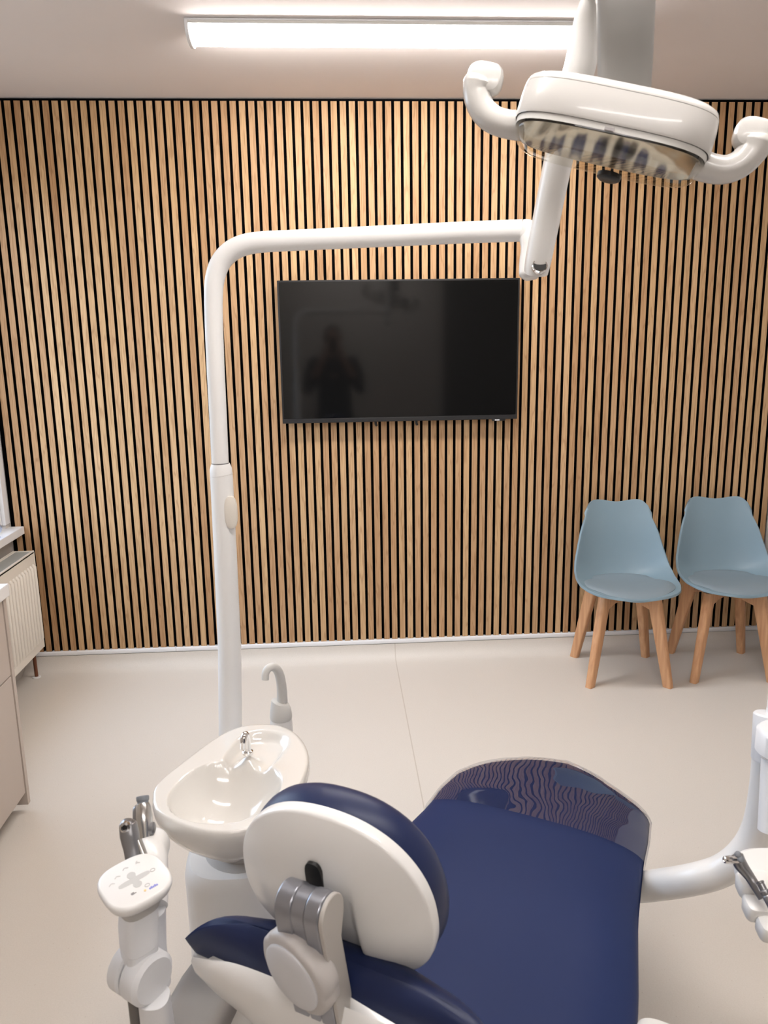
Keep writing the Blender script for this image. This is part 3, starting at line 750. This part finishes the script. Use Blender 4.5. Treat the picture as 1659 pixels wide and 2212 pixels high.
b = BM(); lathe(b, q + CU * -.006 - CF * .0, -CF, [(.0145, -.006), (.0148, .002), (.0135, .004), (.0118, .0035), (.0112, .0)], 24); obj('opening_rim', b, CHROME, ba)
# yoke plate from the arm's end down to the lamp head
b = BM(); yk = spline([(1.8329, -2.4853, 2.1253), (1.8335, -2.4899, 2.0808), (1.8389, -2.4797, 2.0349), (1.8462, -2.4644, 1.9889), (1.8527, -2.4489, 1.9442)], 6)
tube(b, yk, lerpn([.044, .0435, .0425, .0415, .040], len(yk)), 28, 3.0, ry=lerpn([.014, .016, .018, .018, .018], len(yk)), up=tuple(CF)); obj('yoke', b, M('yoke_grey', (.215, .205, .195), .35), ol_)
b = BM(); tube(b, [(1.7879, -2.4464, 2.1037), (1.8124, -2.4625, 2.1069), (1.8360, -2.4801, 2.1031)], .02, 20); obj('yoke_pivot', b, WHITE, ol_)
# lamp head axes
LA = radians(17)
lx = (CR * cos(LA) - CU * sin(LA) - CF * .16).normalized()
ldn = (-Z * cos(radians(6)) - Vector((CF.x, CF.y, 0)).normalized() * sin(radians(6)))
ldn = (ldn - lx * ldn.dot(lx)).normalized(); ly = ldn.cross(lx).normalized()
if ly.dot(CF) < 0: ly = -ly
LC = Vector((1.8259, -2.4925, 1.9016))
lid = lambda d, a_, b_, e=3.6: sring(LC + ldn * d, lx, ly, a_, b_, 72, e)
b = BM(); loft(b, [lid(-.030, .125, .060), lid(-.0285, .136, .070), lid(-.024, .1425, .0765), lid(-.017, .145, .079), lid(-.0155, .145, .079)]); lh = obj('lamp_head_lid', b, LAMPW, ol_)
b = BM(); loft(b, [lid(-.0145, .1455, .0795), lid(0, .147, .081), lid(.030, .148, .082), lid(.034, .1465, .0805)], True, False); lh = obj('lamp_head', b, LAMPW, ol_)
b = BM(); loft(b, [lid(.034, .1445, .0785), lid(.043, .1440, .0780)], False, False); obj('lamp_ring', b, GREY_LT, ol_)
b = BM(); rings = [lid(.040, .1425, .0765), lid(.045, .143, .077), lid(.054, .140, .074), lid(.060, .132, .066), lid(.0635, .118, .054), lid(.065, .09, .036), lid(.0655, .05, .018), lid(.066, .004, .002)]
loft(b, rings, False, True); obj('clear_cover', b, COVER, ol_, angle=80)
b = BM(); rings = [lid(.0445, .1385, .0725), lid(.040, .132, .069), lid(.033, .118, .060), lid(.0245, .096, .048), lid(.017, .070, .035), lid(.0115, .040, .020), lid(.0095, .015, .008), lid(.009, .002, .001)]
loft(b, rings, False, True); obj('reflector', b, REFL, ol_, angle=80)
b = BM(); lathe(b, LC + ldn * .066 + lx * .014 + ly * .046, ldn, [(.019, -.0035), (.019, .003), (.015, .006), (.006, .007)], 28); obj('bulb_shield', b, BLACK, ol_)
b = BM(); obox(b, LC + ldn * .0405 - ly * .0795 + lx * -.004, lx, ldn, ly, .0065, .0022, .0012); obj('cover_latch', b, PRINT_D, ol_, smooth=False)
ldw = (ldn - CF * ldn.dot(CF)).normalized()              # downwards across the view of the lamp's side
def handle(s):
    kx_ = 1 if s < 0 else .93
    P = lambda x, d, f=0: LC + lx * (s * (.132 + (x - .132) * kx_ * (1 if s < 0 else .90))) + ldn * d + ly * f
    h = thing_part = None
    b = BM(); pth = spline([P(.132, .034), P(.160, .037), P(.186, .034), P(.207, .021), P(.218, .003), P(.220, -.010), P(.219, -.018)], 6)
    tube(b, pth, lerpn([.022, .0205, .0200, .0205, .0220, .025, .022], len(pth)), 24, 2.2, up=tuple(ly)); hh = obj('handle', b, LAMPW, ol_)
    b = BM(); c = P(.2125, -.020)
    ex = (lx * s); 
    loft(b, [sring(c + ly * f, ex, ldn, a_, b_, 36, 2.8) for a_, b_, f in ((.018, .014, -.019), (.025, .0205, -.016), (.0280, .0235, -.008), (.0280, .0235, .008), (.025, .0205, .016), (.018, .014, .019))])
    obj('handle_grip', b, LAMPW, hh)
handle(-1); handle(1)

# ------------------------------------------------------------------ assistant's console with keypad
ac = thing('assistant_console', 'white assistant arm with square keypad on top and instrument holder behind', 'control console', (1.08, -2.75, .45))
kc_ = Vector((1.0838, -2.7632, 0.8325))
kt = radians(8)
kz = (Z * cos(kt) - Vector((CF.x, CF.y, 0)).normalized() * sin(kt)).normalized()
kx = (CR * cos(radians(41)) + Vector((CF.x, CF.y, 0)).normalized() * sin(radians(41))); kx = (kx - kz * kx.dot(kz)).normalized(); ky = kz.cross(kx).normalized()
b = BM()
loft(b, [sring(kc_ + kz * d, kx, ky, a_, b_, 56, 2.9) for a_, b_, d in ((.036, .036, -.020), (.0445, .0445, -.012), (.0475, .0475, -.004), (.0470, .0470, .001), (.0445, .0445, .0035), (.043, .043, .004))])
kp = obj('keypad', b, WHITE, ac, angle=60)
def plate(bm, cx, cy, sx, sy, rot=0, e=2.0, h=.0046, n=20):
    c = kc_ + kx * cx + ky * cy; ax = kx * cos(rot) + ky * sin(rot); ay = -kx * sin(rot) + ky * cos(rot)
    loft(bm, [sring(c + kz * d, ax, ay, sx, sy, n, e) for d in (.0035, h)])
b = BM(); plate(b, 0, 0, .0235, .0048, 0, 3, .0042); plate(b, 0, 0, .0050, .0150, 0, 2.6, .0043)
plate(b, 0, .0105, .0062, .0062, 0, 2, .0044); plate(b, 0, -.0105, .0062, .0062, 0, 2, .0044)
obj('cross_key', b, PRINT, kp)
def arrow_icon(bm, cx, cy):
    plate(bm, cx - .0020, cy, .0030, .0008, .6, 2, .0044, 8); plate(bm, cx + .0020, cy, .0030, .0008, -.6, 2, .0044, 8)
for cx, cy in ((-.028, .013), (-.0165, .021), (-.0015, .0285)):
    b = BM(); arrow_icon(b, cx, cy); obj('key_symbol', b, PRINT, kp)
b = BM(); plate(b, .016, .0285, .0032, .0012, .9, 2, .0044, 8); plate(b, .0175, .0268, .0032, .001, -.6, 2, .0044, 8); obj('key_symbol', b, PRINT, kp)
for cx, cy in ((.0275, -.0005), (.0095, -.0215)):
    b = BM()
    for k in range(8):
        t = k * pi / 4; plate(b, cx + .0032 * cos(t), cy + .0026 * sin(t), .0018, .0006, t + pi / 2, 2, .0044, 8)
    obj('key_symbol', b, PRINT, kp)
b = BM(); plate(b, -.0125, -.0225, .0024, .0020, 0, 4, .0045); plate(b, -.0090, -.0235, .0016, .0007, 0, 2, .0045, 8); obj('stop_symbol', b, PRINT_D, kp)
b = BM(); plate(b, .0030, -.0285, .0017, .0017, 0, 2, .0046); o = obj('indicator_light', b, LED_Y, kp); o['label'] = 'small yellow dot'
b = BM()
for k in range(5): plate(b, .0098 + k * .0026, -.0300 + .0006 * (k % 2), .0012, .0022 if k in (1, 3) else .0015, .1, 3, .0046, 10)
o = obj('keypad_emblem', b, LOGO_B, kp); o['label'] = 'tiny blue printed lettering'
# stem below the keypad
top = Vector((1.0856, -2.7653, 0.8000)); mid = Vector((1.0844, -2.7693, 0.7576)); low = Vector((1.0846, -2.7742, 0.7115))
fx = CR; fy = Vector((CF.x, CF.y, 0)).normalized()
b = BM(); loft(b, [sring(p, kx, ky, a_, a_ * .95, 40, 3) for p, a_ in ((kc_ - kz * .014, .038), (kc_ - kz * .028, .0325), (kc_ - kz * .043, .0275))]); obj('keypad_collar', b, GREY_PL, ac)
sx_ = lambda p, a_, b_: sring(p, kx, ky, a_, b_, 40, 3.2)
p0 = kc_ - kz * .0425; p1 = Vector((1.0846, -2.7731, 0.7400)); p2 = Vector((1.0857, -2.7799, 0.7088))
b = BM(); loft(b, [sx_(p0, .0245, .0245), sx_(p0 * .5 + p1 * .5, .0262, .0250), sx_(p1, .0245, .0240)]); obj('stem', b, WHITE_COOL, ac)
b = BM(); loft(b, [sx_(p1 - Z * .0008, .0243, .0238), sx_(p1 * .5 + p2 * .5, .0235, .0222), sx_(p2, .021, .019)]); obj('stem_foot', b, WHITE_COOL, ac)
# round joint
dxv = (CR * cos(radians(33)) - fy * sin(radians(33))).normalized()     # disc axis, towards the right and the viewer
jc = Vector((1.0854, -2.7778, 0.6951))
def disc(lo, hi, r, mat, name, rnd=.004):
    b = BM(); lathe(b, jc, dxv, [(r - rnd, lo), (r, lo + rnd), (r, hi - rnd), (r - rnd, hi)], 56, Z); return obj(name, b, mat, ac)
disc(-.032, -.0085, .0370, WHITE_COOL, 'joint_half', .003); disc(-.0075, .0290, .0375, WHITE_COOL, 'joint_half', .006)
b = BM(); a0 = jc + dxv * .024 - Z * .03; tube(b, [a0, a0 - Z * .05 + fy * .004, a0 - Z * .28 + fy * .02], [.0215, .0225, .025], 28, 2.5, up=tuple(fy)); obj('lower_arm', b, WHITE_COOL, ac)
b = BM(); a1 = jc - dxv * .024 - Z * .03; tube(b, [a1, a1 - Z * .10 + dxv * .002, a1 - Z * .30 + dxv * .01], .0085, 16); obj('supply_hose', b, HOSE, ac)
# holder tube rising behind the keypad
b = BM(); hp = spline([(1.0877, -2.7275, 0.7619), (1.0825, -2.6921, 0.7823), (1.0769, -2.6639, 0.7925), (1.0723, -2.6390, 0.7879), (1.0687, -2.6001, 0.7774), (1.0653, -2.5620, 0.7631)], 6)
tube(b, hp, lerpn([.030, .030, .030, .0295, .028, .018], len(hp)), 32); obj('instrument_holder', b, WHITE, ac)
b = BM(); tube(b, [(1.0876, -2.7278, 0.7606), (1.0822, -2.7231, 0.6864), (1.0876, -2.7353, 0.6315)], .027, 24); obj('holder_post', b, WHITE_COOL, ac)
# grey beam
b = BM(); bpts = [Vector((1.1535, -2.4256, 0.4000)), Vector((1.1292, -2.5240, 0.4200)), Vector((1.1152, -2.6151, 0.4400)), Vector((1.1091, -2.7111, 0.4600))]
tube(b, bpts, [.058, .058, .056, .050], 28, 4.0, ry=[.030, .032, .034, .034], up=(0, 0, 1)); obj('support_beam', b, GREY_BEAM, ac)
b = BM(); tube(b, [bpts[3], Vector((a0.x, a0.y, bpts[3].z + .0))], .03, 20); obj('beam_elbow', b, GREY_BEAM, ac)

# suction and spray handpieces standing in the holder
s1 = thing('suction_handpiece', 'steel suction handpiece with a grey rubber mouthpiece, beside the bowl', 'suction handpiece', (1.0661, -2.6241, 0.8078))
u1 = (Vector((1.0581, -2.5962, 0.8632)) - Vector((1.0653, -2.6277, 0.8145))); ln = u1.length; u1.normalize(); q0 = Vector((1.0653, -2.6277, 0.8145))
b = BM(); lathe(b, q0, u1, [(.0085, -.03), (.0105, 0), (.0135, ln * .30), (.0138, ln * .50), (.0120, ln * .75), (.0098, ln * .84)], 28); obj('barrel', b, STEEL, s1)
b = BM(); lathe(b, q0, u1, [(.0088, ln * .82), (.0088, ln * .90), (.0098, ln * .905), (.0102, ln * 1.0), (.0094, ln * 1.03), (.0068, ln * 1.035), (.0060, ln * 1.0)], 28); o = obj('mouthpiece', b, RUBBER, s1); o['label'] = 'grey rubber mouthpiece'
b = BM(); c = q0 + u1 * ln * .45 - CR * .0125
loft(b, [sring(c - CR * h, u1, CF, a_, b_, 24, 2) for a_, b_, h in ((.020, .009, -.004), (.020, .009, .0), (.016, .006, .0035))]); obj('slide_lever', b, STEEL_D, s1)
b = BM(); c = q0 + u1 * ln * .18 + CR * .0125; lathe(b, c, CR, [(.010, -.004), (.010, .002), (.007, .004)], 20); obj('side_screw', b, STEEL_D, s1)
s2 = thing('spray_handpiece', 'grey metal spray handpiece with round nozzle, just behind the keypad', 'spray handpiece', (1.0615, -2.6848, 0.8103))
h0, h1, h2 = Vector((1.0666, -2.7010, 0.8076)), Vector((1.0588, -2.6823, 0.8445)), Vector((1.0545, -2.6727, 0.8642))
b = BM(); pth = spline([h0 - CU * .01, h0, (h0 + h1) / 2 + CR * .001, h1, h2, h2 + CU * .008], 6)
tube(b, pth, lerpn([.0118, .0120, .0118, .0122, .0138, .0125, .006], len(pth)), 28, 2.6, up=tuple(CR)); obj('body', b, STEEL_D, s2)
b = BM(); nc = h2 - CF * .0125 + CU * .001 - CR * .001; lathe(b, nc, -CF, [(.0085, -.004), (.0080, .0015), (.0050, .0025), (.0045, .0)], 24); nz = obj('nozzle', b, STEEL, s2)
b = BM(); lathe(b, nc, -CF, [(.0040, 0), (.0040, .0012)], 20); obj('nozzle_hole', b, BLACK, nz)
b = BM(); tube(b, spline([h1 + CR * .011, (h0 + h1) / 2 + CR * .0165, h0 + CR * .017 + CU * .006], 5), .006, 14); obj('trigger', b, STEEL, s2)
b = BM(); tube(b, spline([h0 + CR * .014 + CU * .004, h0 + CR * .026 + CU * .006, h0 + CR * .030 + CU * .014], 5), .0032, 10); obj('hook', b, STEEL_D, s2)

# ------------------------------------------------------------------ delivery arm and tray on the right
da = thing('delivery_arm', 'white tubular delivery arm curving up on the right of the chair', 'delivery arm', (2.0, -2.45, .4))
b = BM(); pth = spline([(1.9696, -2.0479, 0.2098), (2.0298, -2.1389, 0.2791), (2.0664, -2.2364, 0.3594), (2.1053, -2.3502, 0.4590), (2.1551, -2.3843, 0.5046), (2.1867, -2.4053, 0.5576), (2.2057, -2.4139, 0.6179), (2.2098, -2.4184, 0.6923), (2.2063, -2.4229, 0.7652), (2.2031, -2.4240, 0.8539)], 6)
tube(b, pth, lerpn([.034, .034, .0335, .0315] + [.031, .031, .031, .0305, .029, .029], len(pth)), 32); obj('tube', b, WHITE, da)
b = BM(); sl = [Vector((2.1895, -2.4565, 0.7950)), Vector((2.1962, -2.4392, 0.8763))]; tube(b, [sl[0] - (sl[1] - sl[0]) * .06, sl[0], sl[1], sl[1] + (sl[1] - sl[0]) * .04], [.030, .033, .033, .030], 36); obj('sleeve', b, WHITE_COOL, da)
b = BM(); q0 = sl[1] + (sl[1] - sl[0]) * .02; uu = (sl[1] - sl[0]).normalized()
prf = []
for k in range(9): prf += [(.021 - .0007 * k, .012 * k), (.021 - .0007 * k, .012 * k + .0105), (.0195 - .0007 * k, .012 * k + .0112), (.0195 - .0007 * k, .012 * k + .0118)]
lathe(b, q0 + X * .012, uu, prf, 32); obj('bellows', b, WHITE_COOL, da)
b = BM(); tube(b, [(2.1682, -2.5099, 0.8264), (2.1630, -2.5239, 0.7607), (2.1579, -2.5369, 0.6991)], .0245, 32); obj('lower_sleeve', b, WHITE_COOL, da)
b = BM(); c = Vector((2.1754, -2.5124, 0.8641)); loft(b, [sring(c + Z * z, X, Y, a_, a_, 40, 2.2) for a_, z in ((.036, -.030), (.043, -.022), (.043, .016), (.038, .022))]); obj('pivot', b, WHITE_COOL, da)

tr = thing('instrument_tray', 'white instrument tray with scalloped holders at the right edge', 'instrument tray', (2.0257, -2.7560, 0.7406))
tz = (Z * cos(radians(15)) - fy * sin(radians(15))).normalized(); txv = (CR - tz * CR.dot(tz)).normalized(); tyv = tz.cross(txv)
b = BM(); c = Vector((2.0407, -2.7502, 0.7714))
loft(b, [sring(c + tz * d, txv, tyv, a_, b_, 48, 3) for a_, b_, d in ((.050, .045, -.022), (.056, .052, -.016), (.056, .052, .002), (.051, .047, .007))]); obj('tray_body', b, WHITE, tr)
for c in (Vector((1.9872, -2.7613, 0.7768)), Vector((1.9864, -2.7858, 0.7580)), Vector((1.9955, -2.8101, 0.7428))):
    b = BM(); loft(b, [sring(c + tz * d + txv * .012, txv, tyv, a_, b_, 32, 4) for a_, b_, d in ((.016, .010, -.030), (.024, .0160, -.022), (.0265, .0185, -.002), (.0245, .0165, .004), (.017, .011, .006))]); obj('holder', b, WHITE, tr)
b = BM(); loft(b, [sring(Vector((2.0462, -2.7755, 0.7507)) + tz * d, txv, tyv, .040, .080, 32, 3) for d in (-.024, -.010)]); obj('tray_underside', b, GREY_LT, tr)

b = BM(); tube(b, spline([(2.0486, -2.7646, 0.7540), (2.1302, -2.7396, 0.7498), (2.2115, -2.6572, 0.7734), (2.2403, -2.5686, 0.8115), (2.1876, -2.5153, 0.8541)], 6), .019, 20); obj('support_arm', b, WHITE, tr)

w1 = thing('air_water_syringe', 'grey three-way syringe with silver tip and two buttons, on the tray', 'syringe', (1.9764, -2.7719, 0.7957))
g0, g1, g2, g3 = Vector((1.9673, -2.7609, 0.8202)), Vector((1.9710, -2.7666, 0.8093)), Vector((1.9807, -2.7773, 0.7956)), Vector((1.9911, -2.7976, 0.7757))
b = BM(); tube(b, spline([g0 - (g1 - g0) * .2, g0, g1, g2, g3], 6), lerpn([.006, .0095, .0100, .0075, .0068], 25), 24); obj('handle', b, STEEL_D, w1)
b = BM(); ta, tb = Vector((1.9637, -2.7682, 0.8187)), Vector((1.9431, -2.7695, 0.8216)); ud = (tb - ta); lt = ud.length
lathe(b, ta, ud, [(.0058, 0), (.0058, lt * .45), (.0062, lt * .5), (.0050, lt * .97), (.0035, lt), (.003, lt * .96)], 22); obj('tip', b, CHROME, w1)
for q in (Vector((1.9614, -2.7733, 0.8326)), Vector((1.9644, -2.7777, 0.8271))):
    b = BM(); lathe(b, q, -CF + CU * .8, [(.0045, -.003), (.0045, .001), (.003, .0022)], 18); obj('button', b, RUBBER, w1)
w2 = thing('turbine_handpiece', 'dark steel handpiece coupling resting in the second tray holder', 'handpiece', (1.9862, -2.8032, 0.7957))
e0, e1, e2 = Vector((1.9792, -2.8049, 0.8097)), Vector((1.9823, -2.8120, 0.8013)), Vector((1.9880, -2.8315, 0.7838))
b = BM(); ud = (e0 - e2); lt = ud.length
lathe(b, e2, ud, [(.0065, 0), (.0070, lt * .45), (.0060, lt * .5), (.0072, lt * .55), (.0072, lt * .65), (.0050, lt * .7), (.0050, lt * .92), (.0058, lt * .94), (.0056, lt), (.0040, lt), (.0038, lt * .9)], 22); cp = obj('coupling', b, STEEL_D, w2)
b = BM(); lathe(b, e0, ud, [(.0038, -.002), (.0038, .0004)], 18); obj('coupling_bore', b, BLACK, cp)

# ------------------------------------------------------------------ the photographer, seen in the television
def blob(bm, pts, rad, n=18, ry=None, up=None):
    pts = [Vector(p) for p in pts]; fr = frames(pts, up); rings = []
    k = len(fr); ry = ry or rad
    p, x, y, t = fr[0]
    for a in (80, 50, 25): rings.append(sring(p - t * (rad[0] * sin(radians(a))), x, y, rad[0] * cos(radians(a)), ry[0] * cos(radians(a)), n))
    for i, (p, x, y, t) in enumerate(fr): rings.append(sring(p, x, y, rad[i], ry[i], n))
    p, x, y, t = fr[-1]
    for a in (25, 50, 80): rings.append(sring(p + t * (rad[-1] * sin(radians(a))), x, y, rad[-1] * cos(radians(a)), ry[-1] * cos(radians(a)), n))
    loft(bm, rings)
PX, PYY = 1.372, -4.14
ph = thing('person', 'person in dark clothes holding up a phone, reflected in the television', 'person', (PX, PYY, 0))
def W(x, y, z): return Vector((PX + x, PYY + y, z))
b = BM()
blob(b, [W(0, 0, .86), W(0, 0, .98), W(0, .005, 1.12), W(0, .01, 1.26), W(0, 0, 1.37), W(0, -.005, 1.42)], [.165, .168, .155, .175, .175, .11], 24, [.105, .105, .10, .115, .10, .07], up=(0, 1, 0))
blob(b, [W(0, .0, 1.42), W(0, .015, 1.50), W(0, .025, 1.55)], [.062, .056, .055])
for a, (x, y, z, r) in {}.items(): pass
blob(b, [W(0, .035, 1.535), W(0, .028, 1.60), W(0, .022, 1.665)], [.050, .074, .076], 24, [.060, .092, .090], up=(0, 1, 0))
blob(b, [W(0, .085, 1.515), W(0, .075, 1.53)], [.024, .03])
blob(b, [W(0, .112, 1.615), W(0, .128, 1.585), W(0, .118, 1.578)], [.009, .015, .012], 10)
for s in (-1, 1):
    blob(b, [W(s * .078, .012, 1.585), W(s * .082, .008, 1.615)], [.010, .014], 10)
    blob(b, [W(s * .185, -.005, 1.385), W(s * .235, .02, 1.25), W(s * .255, .05, 1.13)], [.058, .050, .044])
    blob(b, [W(s * .255, .05, 1.13), W(s * .175, .18, 1.27), W(s * .085, .285, 1.455)], [.044, .038, .028])
    blob(b, [W(s * .085, .285, 1.455), W(s * .062, .310, 1.520)], [.026, .034], 14, [.018, .016])
    blob(b, [W(s * .088, 0, .88), W(s * .10, .01, .50), W(s * .105, -.01, .10)], [.092, .064, .046])
    blob(b, [W(s * .105, -.03, .05), W(s * .112, .12, .035)], [.042, .038], 14)
    for k in range(4):
        z = 1.505 + .019 * k
        blob(b, [W(s * .064, .315, z), W(s * .060, .343, z + .002), W(s * (.040 + .004 * abs(k - 1.5)), .347, z + .003)], [.0088, .0082, .0072], 8)
    blob(b, [W(s * .066, .305, 1.495), W(s * .048, .318, 1.510), W(s * .036, .326, 1.535)], [.011, .0098, .0085], 8)
bo = obj('body', b, [SKIN, SHIRT, TROUSER], ph)
rm = bo.modifiers.new('remesh', 'REMESH'); rm.mode = 'VOXEL'; rm.voxel_size = .0065; rm.use_smooth_shade = True
sm = bo.modifiers.new('smooth', 'SMOOTH'); sm.iterations = 3; sm.factor = .4
dg = bpy.context.evaluated_depsgraph_get(); me = bpy.data.meshes.new_from_object(bo.evaluated_get(dg)); bo.modifiers.clear(); bo.data = me
for mm in (SKIN,): me.materials.clear(); me.materials.append(mm)
def shell_of(name, keep, mat, off):
    src = bmesh.new(); src.from_mesh(bo.data)
    bmesh.ops.delete(src, geom=[f for f in src.faces if not keep(f.calc_center_median())], context='FACES')
    src.normal_update()
    for v in src.verts: v.co += v.normal * off
    o = obj(name, src, mat, ph, local=True)
    return o
shell_of('shirt', lambda c: .84 < c.z < 1.445 and not (c.y > .12 and c.z > 1.25), SHIRT, .006)
shell_of('trousers', lambda c: .095 < c.z <= .87, TROUSER, .007)
shell_of('hair', lambda c: c.z > 1.565 and (c.y < .03 + (c.z - 1.66) * .6 or c.z > 1.70) and abs(c.x) < .12, HAIR, .005)
shell_of('shoes', lambda c: c.z <= .10, BLACK, .004)
EYE = M('eye', (.5, .48, .46), .2)
for s in (-1, 1):
    b = BM(); bmesh.ops.create_uvsphere(b, u_segments=12, v_segments=8, radius=.011, matrix=Matrix.Translation(W(s * .031, .098, 1.612)))
    obj('eye', b, EYE, ph)
b = BM(); obox(b, CAM_POS - CF * .040 - CU * .035 + CR * -.012, CR, CU, CF, .037, .075, .004)
tag(obj('phone', b, BLACK, None, bevel=.003), 'black phone held up in both hands by the person', 'phone')
